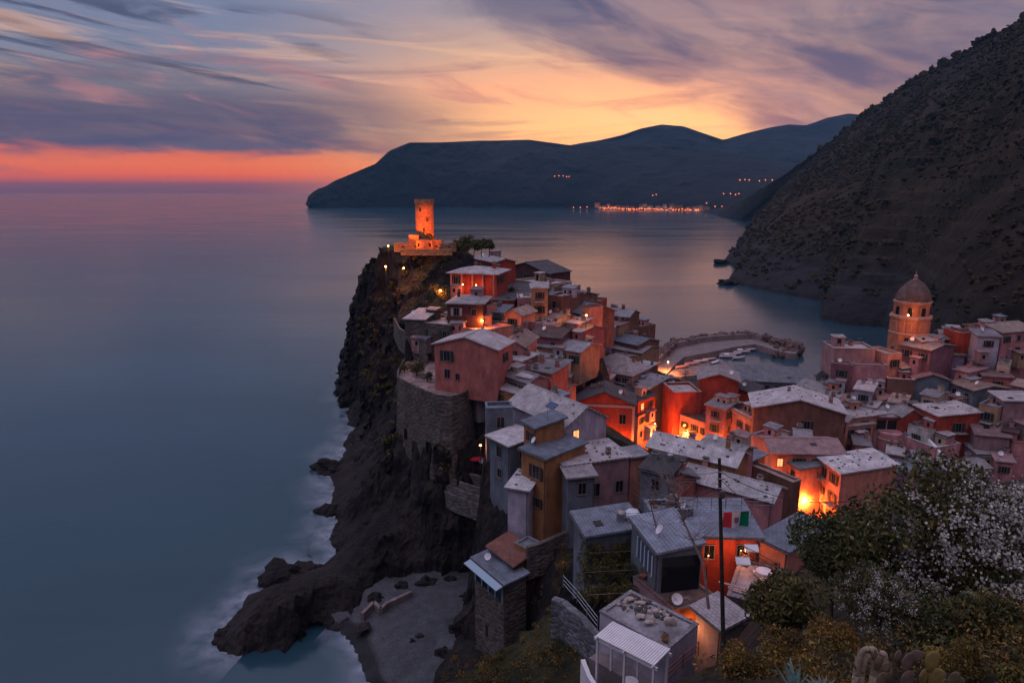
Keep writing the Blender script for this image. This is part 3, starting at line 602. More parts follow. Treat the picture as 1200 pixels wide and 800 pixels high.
# valley behind the right hand houses
for q in ((1060,395,12),(1100,388,18),(1150,384,22),(1200,372,26)): g(*q)
gw(120,150,22); gw(120,180,12); gw(110,120,22); gw(100,165,18); gw(80,160,8); gw(120,261,-5); gw(90,220,-5); gw(66,200,-5); gw(108,205,-4)
BASTION_RIM = [(474,424),(466,438),(465,446),(477,453),(489,459),(503,465),(517,469),(530,470),(543,466),(553,459),(560,451)]
BR = [Pz(x, y, 28.4) for x, y in BASTION_RIM]
bc = sum((p for p in BR), Vector())/len(BR)
for p in BR: q = bc + (p-bc)*1.12; gw(q.x, q.y, 20)
for p in BR: q = bc + (p-bc)*.9; gw(q.x, q.y, 23)
def under_other(b_):
    for k_, q_ in HOUSES.items():
        if k_ == b_[3] or q_['z']-q_['H'] > b_[2]-1: continue
        d_ = Vector((b_[0],b_[1],0))-Vector((q_['cen'].x,q_['cen'].y,0))
        if abs(d_.dot(q_['ux'])) < q_['hx']+.3 and abs(d_.dot(q_['uy'])) < q_['hy']+.3: return True
    return False
BASES = [b_[:3] for b_ in BASES if not under_other(b_)]
pts = []
seen = set()
for p in G + BASES:
    k = (round(p[0]*1.2), round(p[1]*1.2))
    if k in seen: continue
    seen.add(k); pts.append(p)
vv, ee, ff, *_ = delaunay_2d_cdt([Vector((p[0], p[1])) for p in pts], [], [], 0, 1e-4)
zz = [pts[i][2] for i in range(len(pts))]
vz = [None]*len(vv)
from mathutils import kdtree
kd = kdtree.KDTree(len(pts))
for i, p in enumerate(pts): kd.insert((p[0], p[1], 0), i)
kd.balance()
for i, v in enumerate(vv): vz[i] = pts[kd.find((v.x, v.y, 0))[1]][2]
CELL = 0.9; X0, X1, Y0, Y1 = -74, 119, -11, 261
nx, ny = int((X1-X0)/CELL)+1, int((Y1-Y0)/CELL)+1
HM = np.full((nx, ny), -6.0)
for f in ff:
    (ax,ay),(bx,by),(cx_,cy_) = [(vv[i].x, vv[i].y) for i in f]; za, zb, zc = [vz[i] for i in f]
    det = (by-cy_)*(ax-cx_)+(cx_-bx)*(ay-cy_)
    if abs(det) < 1e-9: continue
    i0 = max(0, int((min(ax,bx,cx_)-X0)/CELL)); i1 = min(nx-1, int((max(ax,bx,cx_)-X0)/CELL)+1)
    j0 = max(0, int((min(ay,by,cy_)-Y0)/CELL)); j1 = min(ny-1, int((max(ay,by,cy_)-Y0)/CELL)+1)
    if i1 < i0 or j1 < j0: continue
    ii, jj = np.meshgrid(np.arange(i0,i1+1), np.arange(j0,j1+1), indexing='ij')
    x, y = X0+ii*CELL, Y0+jj*CELL
    l1 = ((by-cy_)*(x-cx_)+(cx_-bx)*(y-cy_))/det; l2 = ((cy_-ay)*(x-cx_)+(ax-cx_)*(y-cy_))/det; l3 = 1-l1-l2
    m = (l1 > -1e-4) & (l2 > -1e-4) & (l3 > -1e-4)
    HM[ii[m], jj[m]] = (l1*za+l2*zb+l3*zc)[m]
def ground(x, y):
    i = min(nx-2, max(0, (x-X0)/CELL)); j = min(ny-2, max(0, (y-Y0)/CELL)); a, b = int(i), int(j); fx, fy = i-a, j-b
    return HM[a,b]*(1-fx)*(1-fy)+HM[a+1,b]*fx*(1-fy)+HM[a,b+1]*(1-fx)*fy+HM[a+1,b+1]*fx*fy
# distance to house bases as a calm mask
near_h = np.zeros((nx, ny))
for (x, y, z) in BASES:
    i, j = int((x-X0)/CELL), int((y-Y0)/CELL)
    near_h[max(0,i-4):i+5, max(0,j-4):j+5] = 1
BPOLY = [Pz(x,y,1.5) for x,y in ((398,742),(412,722),(428,706),(436,690),(452,680),(480,677),(520,672),(556,668),(640,656),(640,700),(556,742),(533,762),(512,790),(500,830),(470,900),(425,900),(432,800),(418,765))]
def inpoly(x, y):
    c_ = False; n = len(BPOLY); j = n-1
    for i in range(n):
        a, b_ = BPOLY[i], BPOLY[j]
        if (a.y > y) != (b_.y > y) and x < (b_.x-a.x)*(y-a.y)/(b_.y-a.y)+a.x: c_ = not c_
        j = i
    return c_
def is_beach(c): return inpoly(c.x, c.y) and c.z < 3.2
bm = bmesh.new(); grid = {}
for i in range(nx):
    for j in range(ny):
        if HM[max(0,i-1):i+2, max(0,j-1):j+2].max() > -3.5:
            grid[i,j] = bm.verts.new((X0+i*CELL, Y0+j*CELL, HM[i,j]))
for i in range(nx-1):
    for j in range(ny-1):
        q = [(i,j),(i+1,j),(i+1,j+1),(i,j+1)]
        if all(k in grid for k in q):
            v = [grid[k] for k in q]
            if (i+j) % 2: bm.faces.new((v[0],v[1],v[2])); bm.faces.new((v[0],v[2],v[3]))
            else: bm.faces.new((v[0],v[1],v[3])); bm.faces.new((v[1],v[2],v[3]))
for _ in range(4):
    es = [e for e in bm.edges if e.calc_length() > 1.5 and e.verts[0].co.x < 8 and max(v_.co.z for v_ in e.verts) > -1.5]
    if not es: break
    bmesh.ops.subdivide_edges(bm, edges=es, cuts=1)
    bmesh.ops.triangulate(bm, faces=[f for f in bm.faces if len(f.verts) > 3])
bm.normal_update()
def rocky(co, calm, steep):
    p = Vector(co)
    n1 = noise.multi_fractal(p*0.11, 0.9, 2.1, 4)-1.0
    n2 = noise.ridged_multi_fractal(Vector((p.x*.22, p.y*.22, p.z*.1)), 0.9, 2.1, 4, 1.0, 2.0)-1.2
    n3 = noise.noise(p*0.9)
    vd = noise.voronoi(Vector((p.x*.33+n3*.4, p.y*.33, p.z*.22)))[0]; vf = noise.voronoi(p*.9)[0]
    return (n1*.9 + n2*1.2 + n3*.3 + (vd[1]-vd[0])*1.5 - .5 + (vf[1]-vf[0])*.5)
newco = []
for v in bm.verts:
    i = min(nx-1, max(0, int((v.co.x-X0)/CELL))); j = min(ny-1, max(0, int((v.co.y-Y0)/CELL)))
    calm = near_h[i,j]; st = 1-abs(v.normal.z); s_ = min(1, max(0, (st-.15)*2.2))
    beach = is_beach(v.co)
    k = (0.12 if calm else 1.0)*(s_ + .08)
    if v.co.x > 10: k *= .25
    if v.co.z < -1: k *= .4
    prom = v.co.x < -25 and v.co.y < 112 and v.co.z > .3

    nn = Vector((v.normal.x, v.normal.y, v.normal.z*.6))
    rk_ = rocky(v.co, calm, st)*k*1.15
    if v.co.x < -14 and v.co.y > 96 and not calm: rk_ = rk_*.85 - .9*s_
    if prom and not beach: rk_ = abs(rocky(v.co, calm, st))*.55-.15
    c_ = v.co + nn*rk_
    if beach: c_.z = min(v.co.z, 1.6)-1.3
    newco.append(c_)
for v, c in zip(bm.verts, newco): v.co = c
bm.normal_update()
# rock/earth material
ROCK = bpy.data.materials.new('cliff_rock'); nt, b, o = nodes_of(ROCK); L = nt.links.new
geo = N(nt,'ShaderNodeNewGeometry'); P_ = geo.outputs['Position']; sep = N(nt,'ShaderNodeSeparateXYZ'); L(geo.outputs['Normal'], sep.inputs[0])
c1, n1 = noise_col(nt, (.015,.015,.018), .16, .55, P_, tint=(.032,.026,.026))
c2, n2 = noise_col(nt, (1,1,1), 1.3, .6, P_, stretch=(1,1,.35), detail=9)
mx = N(nt,'ShaderNodeMixRGB', blend_type='MULTIPLY'); mx.inputs[0].default_value = .9; L(c1, mx.inputs[1]); L(c2, mx.inputs[2])
cg, ng = noise_col(nt, (.014,.02,.009), .5, .6, P_, tint=(.04,.036,.014), detail=9)
mr = N(nt,'ShaderNodeMapRange'); mr.inputs['From Min'].default_value = .62; mr.inputs['From Max'].default_value = .92; L(sep.outputs['Z'], mr.inputs['Value'])
sp = N(nt,'ShaderNodeSeparateXYZ'); L(P_, sp.inputs[0]); mz = N(nt,'ShaderNodeMapRange'); mz.inputs['From Min'].default_value = 9; mz.inputs['From Max'].default_value = 20; L(sp.outputs['Z'], mz.inputs['Value'])
mm = N(nt,'ShaderNodeMath', operation='MULTIPLY'); L(mr.outputs[0], mm.inputs[0]); L(mz.outputs[0], mm.inputs[1])
mx2 = N(nt,'ShaderNodeMixRGB'); L(mm.outputs[0], mx2.inputs[0]); L(mx.outputs[0], mx2.inputs[1]); L(cg, mx2.inputs[2]); L(mx2.outputs[0], b.inputs['Base Color'])
b.inputs['Roughness'].default_value = .9
vo = N(nt,'ShaderNodeTexVoronoi', Scale=.9); vo.feature = 'DISTANCE_TO_EDGE'; mp = N(nt,'ShaderNodeMapping'); mp.inputs['Scale'].default_value = (1,1,.5); L(P_, mp.inputs[0]); L(mp.outputs[0], vo.inputs[0])
ad = N(nt,'ShaderNodeMath', operation='ADD'); L(n2.outputs['Fac'], ad.inputs[0]); L(vo.outputs['Distance'], ad.inputs[1])
bp = N(nt,'ShaderNodeBump', Strength=1.0, Distance=.7); L(ad.outputs[0], bp.inputs['Height']); L(bp.outputs[0], b.inputs['Normal'])
# pebble beach
PEB = bpy.data.materials.new('pebbles'); nt, b, o = nodes_of(PEB); L = nt.links.new
geo = N(nt,'ShaderNodeNewGeometry'); P_ = geo.outputs['Position']; sp = N(nt,'ShaderNodeSeparateXYZ'); L(P_, sp.inputs[0])
c1, n1 = noise_col(nt, (.085,.092,.105), .35, .4, P_); c2, n2 = noise_col(nt, (1,1,1), 3.5, .55, P_, detail=8)
mx = N(nt,'ShaderNodeMixRGB', blend_type='MULTIPLY'); mx.inputs[0].default_value = .9; L(c1, mx.inputs[1]); L(c2, mx.inputs[2])
wet = N(nt,'ShaderNodeMapRange'); wet.inputs['From Min'].default_value = .75; wet.inputs['From Max'].default_value = 1.0; wet.inputs['To Min'].default_value = .3; wet.inputs['To Max'].default_value = 1; L(sp.outputs['Z'], wet.inputs['Value'])
mx2 = N(nt,'ShaderNodeMixRGB', blend_type='MULTIPLY'); mx2.inputs[0].default_value = 1; L(mx.outputs[0], mx2.inputs[1]); L(wet.outputs[0], mx2.inputs[2]); L(mx2.outputs[0], b.inputs['Base Color'])
b.inputs['Roughness'].default_value = .8
bp = N(nt,'ShaderNodeBump', Strength=.6, Distance=.12); L(n2.outputs['Fac'], bp.inputs['Height']); L(bp.outputs[0], b.inputs['Normal'])
PAVE = mat('stone_paving', (.16,.12,.11), .85, 'stone', scale=1.1, amt=.3)

def is_street(c): return c.x > 18 and c.y > 88 and c.y < 190 and c.z < 16
sets = {'beach': [], 'street': [], 'headland': []}
for f in bm.faces:
    c = f.calc_center_median()
    sets[('street' if is_street(c) and f.normal.z > .5 else 'headland')].append(f)
def split(name, fs, m, smooth=False):
    idx = {}; vs = []; out = []
    for f in fs:
        q = []
        for v in f.verts:
            if v not in idx: idx[v] = len(vs); vs.append(tuple(v.co))
            q.append(idx[v])
        out.append(q)
    me = bpy.data.meshes.new(name); me.from_pydata(vs, [], out); me.materials.append(m)
    me.polygons.foreach_set('use_smooth', [smooth]*len(out)); ob = bpy.data.objects.new(name, me); COL.objects.link(ob); ob['kind'] = 'structure'; return ob
split('headland', sets['headland'], ROCK);
bv, bf, bi = [], [], {}
for i in range(nx-1):
    for j in range(ny-1):
        x, y = X0+(i+.5)*CELL, Y0+(j+.5)*CELL
        if any(inpoly(x+a, y+b_) for a, b_ in ((0,0),(3,0),(-1.2,0),(0,3.5),(2,3),(3,-2),(0,-2))):
            q = []
            for a, b_ in ((i,j),(i+1,j),(i+1,j+1),(i,j+1)):
                if (a,b_) not in bi: bi[a,b_] = len(bv); bv.append((X0+a*CELL, Y0+b_*CELL, min(HM[a,b_], 1.7+.35*noise.noise(Vector((a*.2,b_*.2,0))))))
                q.append(bi[a,b_])
            bf.append(q)
me = bpy.data.meshes.new('beach'); me.from_pydata(bv, [], bf); me.materials.append(PEB); me.polygons.foreach_set('use_smooth', [True]*len(bf)); ob = bpy.data.objects.new('beach', me); COL.objects.link(ob); ob['kind'] = 'structure'
split('street', sets['street'], PAVE, True)
bm.free()

# ---------------- sea ----------------
SEA = bpy.data.materials.new('sea_water'); nt, b, o = nodes_of(SEA); L = nt.links.new
geo = N(nt,'ShaderNodeNewGeometry'); P_ = geo.outputs['Position']
c1, n1 = noise_col(nt, (.016,.05,.074), .012, .2, P_, stretch=(.4,1,1), detail=4, tint=(.019,.056,.08)); L(c1, b.inputs['Base Color'])
b.inputs['IOR'].default_value = 1.42; b.inputs['Specular IOR Level'].default_value = .5
mp = N(nt,'ShaderNodeMapping'); mp.inputs['Scale'].default_value = (.25,1,1); L(P_, mp.inputs[0])
na = N(nt,'ShaderNodeTexNoise', Scale=.02, Detail=5, Roughness=.55); L(mp.outputs[0], na.inputs['Vector'])
ra = N(nt,'ShaderNodeMapRange'); ra.inputs['From Min'].default_value = .35; ra.inputs['From Max'].default_value = .65; ra.inputs['To Min'].default_value = .13; ra.inputs['To Max'].default_value = .2; L(na.outputs['Fac'], ra.inputs['Value']); L(ra.outputs[0], b.inputs['Roughness'])
nb = N(nt,'ShaderNodeTexNoise', Scale=.09, Detail=4, Roughness=.6); L(mp.outputs[0], nb.inputs['Vector'])
bp = N(nt,'ShaderNodeBump', Strength=.09, Distance=1.0); L(nb.outputs['Fac'], bp.inputs['Height']); L(bp.outputs[0], b.inputs['Normal'])
s = MB(); E = 7000
s.add([(-E,-200,0),(E,-200,0),(E,E,0),(-E,E,0)], [(0,1,2,3)], SEA); s.build('sea', kind='structure')
# surf: thin milky film of foam washing the rocks
FOAM = bpy.data.materials.new('surf_foam'); nt, b, o = nodes_of(FOAM); L = nt.links.new
uv = N(nt,'ShaderNodeUVMap'); sp = N(nt,'ShaderNodeSeparateXYZ'); L(uv.outputs[0], sp.inputs[0]); geo = N(nt,'ShaderNodeNewGeometry')
nz = N(nt,'ShaderNodeTexNoise', Scale=.28, Detail=7, Roughness=.6); L(geo.outputs['Position'], nz.inputs['Vector'])
a1 = N(nt,'ShaderNodeMapRange'); a1.inputs['From Min'].default_value = .30; a1.inputs['From Max'].default_value = .68; L(nz.outputs['Fac'], a1.inputs['Value'])
a2 = N(nt,'ShaderNodeMath', operation='SUBTRACT'); a2.inputs[0].default_value = 1; L(sp.outputs['Y'], a2.inputs[1])
a3 = N(nt,'ShaderNodeMath', operation='POWER'); L(a2.outputs[0], a3.inputs[0]); a3.inputs[1].default_value = 1.6
a4 = N(nt,'ShaderNodeMath', operation='MULTIPLY'); L(a1.outputs[0], a4.inputs[0]); L(a3.outputs[0], a4.inputs[1])
a5 = N(nt,'ShaderNodeMath', operation='MULTIPLY'); L(a4.outputs[0], a5.inputs[0]); a5.inputs[1].default_value = .95; L(a5.outputs[0], b.inputs['Alpha'])
b.inputs['Base Color'].default_value = (.42,.5,.6,1); b.inputs['Roughness'].default_value = .8
def surf(name, pxs, width, z=.12, pull=1.5):
    P0 = [Pz(x, y, 0) for x, y in pxs]; P = []
    for i in range(len(P0)-1):
        for k in range(4): P.append(P0[i].lerp(P0[i+1], k/4))
    P.append(P0[-1]); me = bpy.data.meshes.new(name); vs, fs, uvs = [], [], []
    for i, p in enumerate(P):
        t_ = (P[min(i+2,len(P)-1)]-P[max(i-2,0)]).normalized(); n_ = Vector((-t_.y, t_.x, 0))
        if SIDE[name]*n_.x < 0 and abs(n_.x) > .01: n_ = n_
        n_ *= SIDE[name]
        wv = width*(.6+.8*noise.noise(p*.12+Vector((5,0,0))) +.3)
        vs += [(p.x-n_.x*pull, p.y-n_.y*pull, z), (p.x+n_.x*wv, p.y+n_.y*wv, z)]
    n = len(P); fs = [(2*i,2*i+1,2*i+3,2*i+2) for i in range(n-1)]
    me.from_pydata(vs, [], fs); ul = me.uv_layers.new()
    for lp in me.loops: ul.data[lp.index].uv = (0, lp.vertex_index % 2)
    me.materials.append(FOAM); ob = bpy.data.objects.new(name, me); COL.objects.link(ob); ob['kind'] = 'stuff'; ob['label'] = 'milky surf washing the foot of the cliffs'; return ob
SIDE = {'surf': -1}
surf('surf', COAST_L[0:20], 9)
SIDE = {'surf': -1}
surf('surf', COAST_L[22:28], 4, z=.1)
# ---------------- far hills ----------------
def resample(P, n):
    d = [0]
    for i in range(1, len(P)): d.append(d[-1]+(P[i]-P[i-1]).length)
    out = []
    for k in range(n):
        t = d[-1]*k/(n-1); i = max(j for j in range(len(d)) if d[j] <= t+1e-9); i = min(i, len(P)-2)
        out.append(P[i].lerp(P[i+1], (t-d[i])/max(1e-6, d[i+1]-d[i])))
    return out
def loft_hill(name, bottom, top, nc, nr, m, amp, freq, bulge=0.0, back=200, smooth=False, ridge_amp=None, mid=None, terr=False):
    Bp, Tp = bottom, top; nb = len(Bp)
    vs = []
    def at(P, t):
        x = t*(len(P)-1); i = min(int(x), len(P)-2); return P[i].lerp(P[i+1], x-i)
    for r_ in range(nr+1):
        v = r_/nr
        for c in range(nc+1):
            u = c/nc; a, b_ = at(Bp, u), at(Tp, u)
            p = a.lerp(b_, v)
            p.z = a.z + (b_.z-a.z)*(v**(1-bulge) if v > 0 else 0)
            env = min(1, v*5+.15)*(1 if v < .97 else (ridge_amp if ridge_amp is not None else .3))
            q = p*freq
            d_ = ((noise.ridged_multi_fractal(q, .9, 2.1, 5, 1.0, 2.0)-1.1)*amp + ((noise.ridged_multi_fractal(q*5, .9, 2.1, 4, 1.0, 2.0)-1.1)*amp*.2 if terr else 0))*env
            p = p + Vector((0, -1, .25))*d_ + Vector((noise.noise(q*2.3), 0, 0))*amp*.4*env
            if v == 0: p.z = -3
            elif terr and .05 < v < .93:
                mk = max(0, min(1, (noise.noise(p*.006+Vector((9,0,0)))+.25)*3)); st_ = 6.5; fr_ = (p.z/st_)%1; p.z = p.z*(1-mk)+mk*((p.z//st_)*st_+st_*min(1, max(0, (fr_-.55)/.35)))
            vs.append(p)
    # back side
    for c in range(nc+1):
        p = at(Tp, c/nc).copy(); p.y += back; p.z = -5; vs.append(p)
    W_ = nc+1; fs = []
    for r_ in range(nr+1):
        for c in range(nc): fs.append((r_*W_+c, r_*W_+c+1, (r_+1)*W_+c+1, (r_+1)*W_+c))
    me = bpy.data.meshes.new(name); me.from_pydata([tuple(v) for v in vs], [], fs); me.materials.append(m)
    me.polygons.foreach_set('use_smooth', [smooth]*len(fs)); me.update()
    ob = bpy.data.objects.new(name, me); COL.objects.link(ob); ob['kind'] = 'structure'
    return ob, vs, W_, nr
def hillmat(name, c_lo, c_hi, s1, s2, rockz=None):
    m = bpy.data.materials.new(name); nt, b, o = nodes_of(m); L = nt.links.new
    geo = N(nt,'ShaderNodeNewGeometry'); P_ = geo.outputs['Position']
    c1, n1 = noise_col(nt, c_lo, s1, .5, P_, tint=c_hi, detail=8); c2, n2 = noise_col(nt, (1,1,1), s2, .6, P_, detail=9)
    mx = N(nt,'ShaderNodeMixRGB', blend_type='MULTIPLY'); mx.inputs[0].default_value = .9; L(c1, mx.inputs[1]); L(c2, mx.inputs[2])
    last = mx.outputs[0]
    if rockz:
        sp = N(nt,'ShaderNodeSeparateXYZ'); L(P_, sp.inputs[0]); ad = N(nt,'ShaderNodeMath', operation='MULTIPLY_ADD'); L(n1.outputs['Fac'], ad.inputs[0]); ad.inputs[1].default_value = -rockz*1.6; L(sp.outputs['Z'], ad.inputs[2])
        mr = N(nt,'ShaderNodeMapRange'); mr.inputs['From Min'].default_value = -rockz*.4; mr.inputs['From Max'].default_value = rockz*.5; L(ad.outputs[0], mr.inputs['Value'])
        rk = N(nt,'ShaderNodeMixRGB', blend_type='MULTIPLY'); rk.inputs[0].default_value = .9; rk.inputs[1].default_value = (.03,.028,.032,1); L(c2, rk.inputs[2])
        m3 = N(nt,'ShaderNodeMixRGB'); L(mr.outputs[0], m3.inputs[0]); L(rk.outputs[0], m3.inputs[1]); L(last, m3.inputs[2]); last = m3.outputs[0]
    L(last, b.inputs['Base Color']); b.inputs['Roughness'].default_value = .95
    bp = N(nt,'ShaderNodeBump', Strength=.8, Distance=1.5/s2*.6); L(n2.outputs['Fac'], bp.inputs['Height']); L(bp.outputs[0], b.inputs['Normal'])
    return m
HILLM = hillmat('hillside_scrub', (.012,.012,.007), (.042,.028,.014), .022, .11, rockz=26)
top = [Pd(872,262,1500),Pd(885,243,1400),Pd(905,226,1280),Pd(930,206,1150),Pd(960,180,1020),Pd(1000,146,900),Pd(1040,116,820),Pd(1070,97,780),Pd(1100,77,740),Pd(1150,50,690),Pd(1200,20,640),Pd(1260,-20,600),Pd(1340,-60,560),Pd(1440,-110,520)]
bot = [Pz(868,252,0),Pz(883,253,0),Pz(881,262,0),Pz(884,272,0),Pz(868,292,0),Pz(846,307,0),Pz(880,318,0),Pz(850,331,0),Pz(905,343,0),Pz(966,354,0),Pz(958,374,0),Pz(1000,382,0),Pz(1040,383,0),Pz(1070,396,6),Pz(1130,384,20),Pz(1200,372,26),Pz(1300,365,30),Pz(1440,360,34)]
def byidx(P, n): return [P[min(int(k/(n-1)*(len(P)-1)), len(P)-2)].lerp(P[min(int(k/(n-1)*(len(P)-1)), len(P)-2)+1], k/(n-1)*(len(P)-1)-min(int(k/(n-1)*(len(P)-1)), len(P)-2)) for k in range(n)]
bot = byidx(bot, 60)
# match columns so that each foot climbs to the ridge above it
bx = [(p.x/p.y) for p in bot]
top_u = []
tp = byidx(top, 60)
for i, p in enumerate(bot):
    u = i/59; top_u.append(tp[min(59, int(u*59))])
hill, HV, HW, HR = loft_hill('hillside', bot, top_u, 420, 170, HILLM, 14, .009, bulge=.12, back=500, ridge_amp=.25, terr=True, smooth=True)
# scrub and trees breaking up the hillside
def leaf_cluster_mesh(name, m, seed=0):
    b_ = MB()
    b_.blob((0,0,.5), 1, m, seed=seed, sub=2, amp=.45, sq=(1,1,.85)); return b_
SCRUB = mat('scrub_leaves', (.013,.015,.008), .95, 'plain', scale=.08, amt=.6, tint=(.04,.028,.014), bump=0)
rnd = random.Random(3); sb = MB()
bm = bmesh.new(); bmesh.ops.create_icosphere(bm, subdivisions=1, radius=1); ICO = [v.co.copy() for v in bm.verts]; ICF = [tuple(v.index for v in f.verts) for f in bm.faces]; bm.free()
cnt = 0
while cnt < 24000:
    r_ = rnd.randint(2, HR-1); c = rnd.randint(0, HW-2); p = HV[r_*HW+c]
    if p.y < 150 or noise.noise(p*.02)+.6*noise.noise(p*.09) < -.22: continue
    if p.x/p.y > 1.0 or p.z < 6+5*noise.noise(p*.05): continue
    k = rnd.uniform(.5, 1.7)*(.7 if p.y < 350 else 1.1); off = Vector((rnd.uniform(-2,2), rnd.uniform(-1,1), rnd.uniform(-.4,.6)))
    hgt_ = rnd.uniform(.5,1.15); vs = [p+off+Vector((v.x, v.y, v.z*hgt_))*k*rnd.uniform(.45,1.35) for v in ICO]; sb.add(vs, ICF, SCRUB); cnt += 1
sb.build('scrub', kind='stuff', label='dark scrub and small trees covering the steep hillside')
# far headland and mountains
MTN = hillmat('far_mountain', (.012,.016,.02), (.028,.028,.03), .002, .012)
hb = [Pd(360,241,2100), Pd(420,243,2120), Pd(480,244,2150), Pd(560,244,2150), Pd(640,244,2150), Pd(700,245,2130), Pd(760,247,2050), Pd(820,252,1900), Pd(860,254,1800), Pd(900,254,1750)]
for p in hb: p.z = 0
ht = [Pd(359,240,2120), Pd(366,228,2140), Pd(381,219,2170), Pd(392,212,2190), Pd(402,208,2200), Pd(440,192,2240), Pd(456,177,2280), Pd(480,167,2320), Pd(520,167,2380), Pd(560,165,2430), Pd(620,164,2480), Pd(665,170,2520), Pd(700,172,2560), Pd(740,170,2600), Pd(800,172,2650), Pd(860,180,2600), Pd(920,190,2500), Pd(1000,200,2400)]
# columns follow image x so that the ridge line stays where it is
def by_x(P, xs):
    out = []
    for x in xs:
        for i in range(len(P)-1):
            a, b_ = P[i], P[i+1]; ra, rb = a.x/a.y, b_.x/b_.y
            if ra <= x <= rb or i == len(P)-2: 
                t = (x-ra)/(rb-ra) if rb != ra else 0; out.append(a.lerp(b_, max(-.3, min(1, t)))); break
    return out
xs = [ht[0].x/ht[0].y + k/159*(.27*1-ht[0].x/ht[0].y+.14) for k in range(160)]
loft_hill('headland_ridge', by_x(hb, [x+.003 for x in xs]), by_x(ht, xs), 320, 40, MTN, 22, .0042, bulge=.25, back=900, ridge_amp=.12)
mt = [Pd(640,176,3300),Pd(680,168,3300),Pd(700,165,3300),Pd(730,158,3350),Pd(750,151,3350),Pd(775,146,3400),Pd(800,148,3400),Pd(830,158,3450),Pd(848,164,3500),Pd(875,156,3600),Pd(905,149,3700),Pd(925,146,3700),Pd(945,147,3750),Pd(970,138,3800),Pd(995,133,3850),Pd(1020,136,3850),Pd(1100,150,3800)]
mb_ = [Pd(640,236,2700),Pd(800,236,2700),Pd(900,236,2700),Pd(1100,236,2700)]
for p in mb_: p.z = 0
xs = [mt[0].x/mt[0].y + k/99*(.62-mt[0].x/mt[0].y) for k in range(100)]
loft_hill('mountains', by_x(mb_, xs), by_x(mt, xs), 260, 40, MTN, 30, .0035, bulge=.1, back=1500, ridge_amp=.1)
# low dark spur in front of the far town
sp_b = [Pd(838,249,1900),Pd(870,252,1750),Pd(900,252,1650),Pd(960,252,1500)]
for p in sp_b: p.z = 0
sp_t = [Pd(828,240,1960),Pd(850,228,1960),Pd(880,216,1960),Pd(920,208,1960),Pd(960,206,1960)]
loft_hill('spur_hill', resample(sp_b, 30), resample(sp_t, 30), 90, 24, MTN, 8, .008, bulge=.2, back=300, ridge_amp=.3)
# far shore town
rnd = random.Random(11)
FARW = [wall_mat('cream'), wall_mat('salmon'), wall_mat('ochre'), wall_mat('tan')]
def far_house(px, py, dist, w_, h_, glow):
    p = Pd(px, py, dist)
    t = thing('far_house', 'tiny lit house among the row along the far shore', 'house', (p.x, p.y, p.z), 0, 'houses of the lit town on the far shore')
    b_ = MB(); b_.box((0,0,h_/2),(w_,9,h_+2),rnd.choice(FARW)); b_.build('wall', t)
    r_ = MB(); r_.add([(-w_/2-.5,-5,h_+1),(w_/2+.5,-5,h_+1),(w_/2+.5,5,h_+1),(-w_/2-.5,5,h_+1),(-w_/2-.5,0,h_+3),(w_/2+.5,0,h_+3)],[(0,1,5,4),(3,2,5,4),(0,4,3),(1,2,5),(0,3,2,1)],roof_mat('tile')); r_.build('roof', t)
    if glow:
        l_ = MB()
        for k in range(2): l_.box((rnd.uniform(-.3,.3)*w_,-4.6,rnd.uniform(.2,.7)*h_),(1.4,.3,1.6),LITWIN)
        l_.build('window', t)
def far_lamp(px, py, dist, r_=1.0):
    p = Pd(px, py, dist); gz = -2
    t = thing('street_lamp', 'pinprick orange lamp strung along the far shore', 'street lamp', (p.x, p.y, p.z-6), 0, 'lamps along the far shore')
    a = MB(); a.tube((0,0,-4),(0,0,6),.15,.12,METAL,4); a.build('pole', t)
    c = MB(); c.blob((0,0,6), r_, LAMPFAR, amp=0, sub=1); c.build('lamp_head', t)
    return t
LAMPFAR = mat('far_lamp_glow', (1,.5,.3), .5, 'flat', emit=(1.0,.17,.03), es=3.2)
for k in range(34):
    px = 700+k*3.9+rnd.uniform(-1.5,1.5); py = 246+(px-700)*.025
    far_house(px, py-rnd.choice((0,0,2.5)), 1960-(px-700)*.7, rnd.uniform(9,15), rnd.uniform(7,12), rnd.random() < .7)
for k in range(70):
    px = 704+k*1.75+rnd.uniform(-1,1); far_lamp(px, 243.5+(px-700)*.025+rnd.uniform(-1.2,1.0), 1940-(px-700)*.7, rnd.uniform(.8,1.5))
for px, py in ((828,238),(828,248),(838,242),(846,242),(853,243),(862,244),(672,243),(680,243),(688,242.5),(765,229),(769,228)): far_lamp(px, py, 1850 if px > 800 else 1950, 1.2)
for px, py in ((650,206.5),(655,206),(660,206),(664,207),(667,207),(867,211),(873,210.5),(878,211),(890,212),(897,211),(848,227),(856,227),(862,228),(866,227),(905,211),(912,210)):
    far_lamp(px, py, 1905 if px > 800 else 2150, 1.3)
for k in range(0):
    l = point_light(None, (0,0,0), 12000, r=3, name='far_town_glow'); p = Pd(712+k*22, 242, 1935-k*15); l.location = (p.x, p.y-6, max(p.z, 5)); 

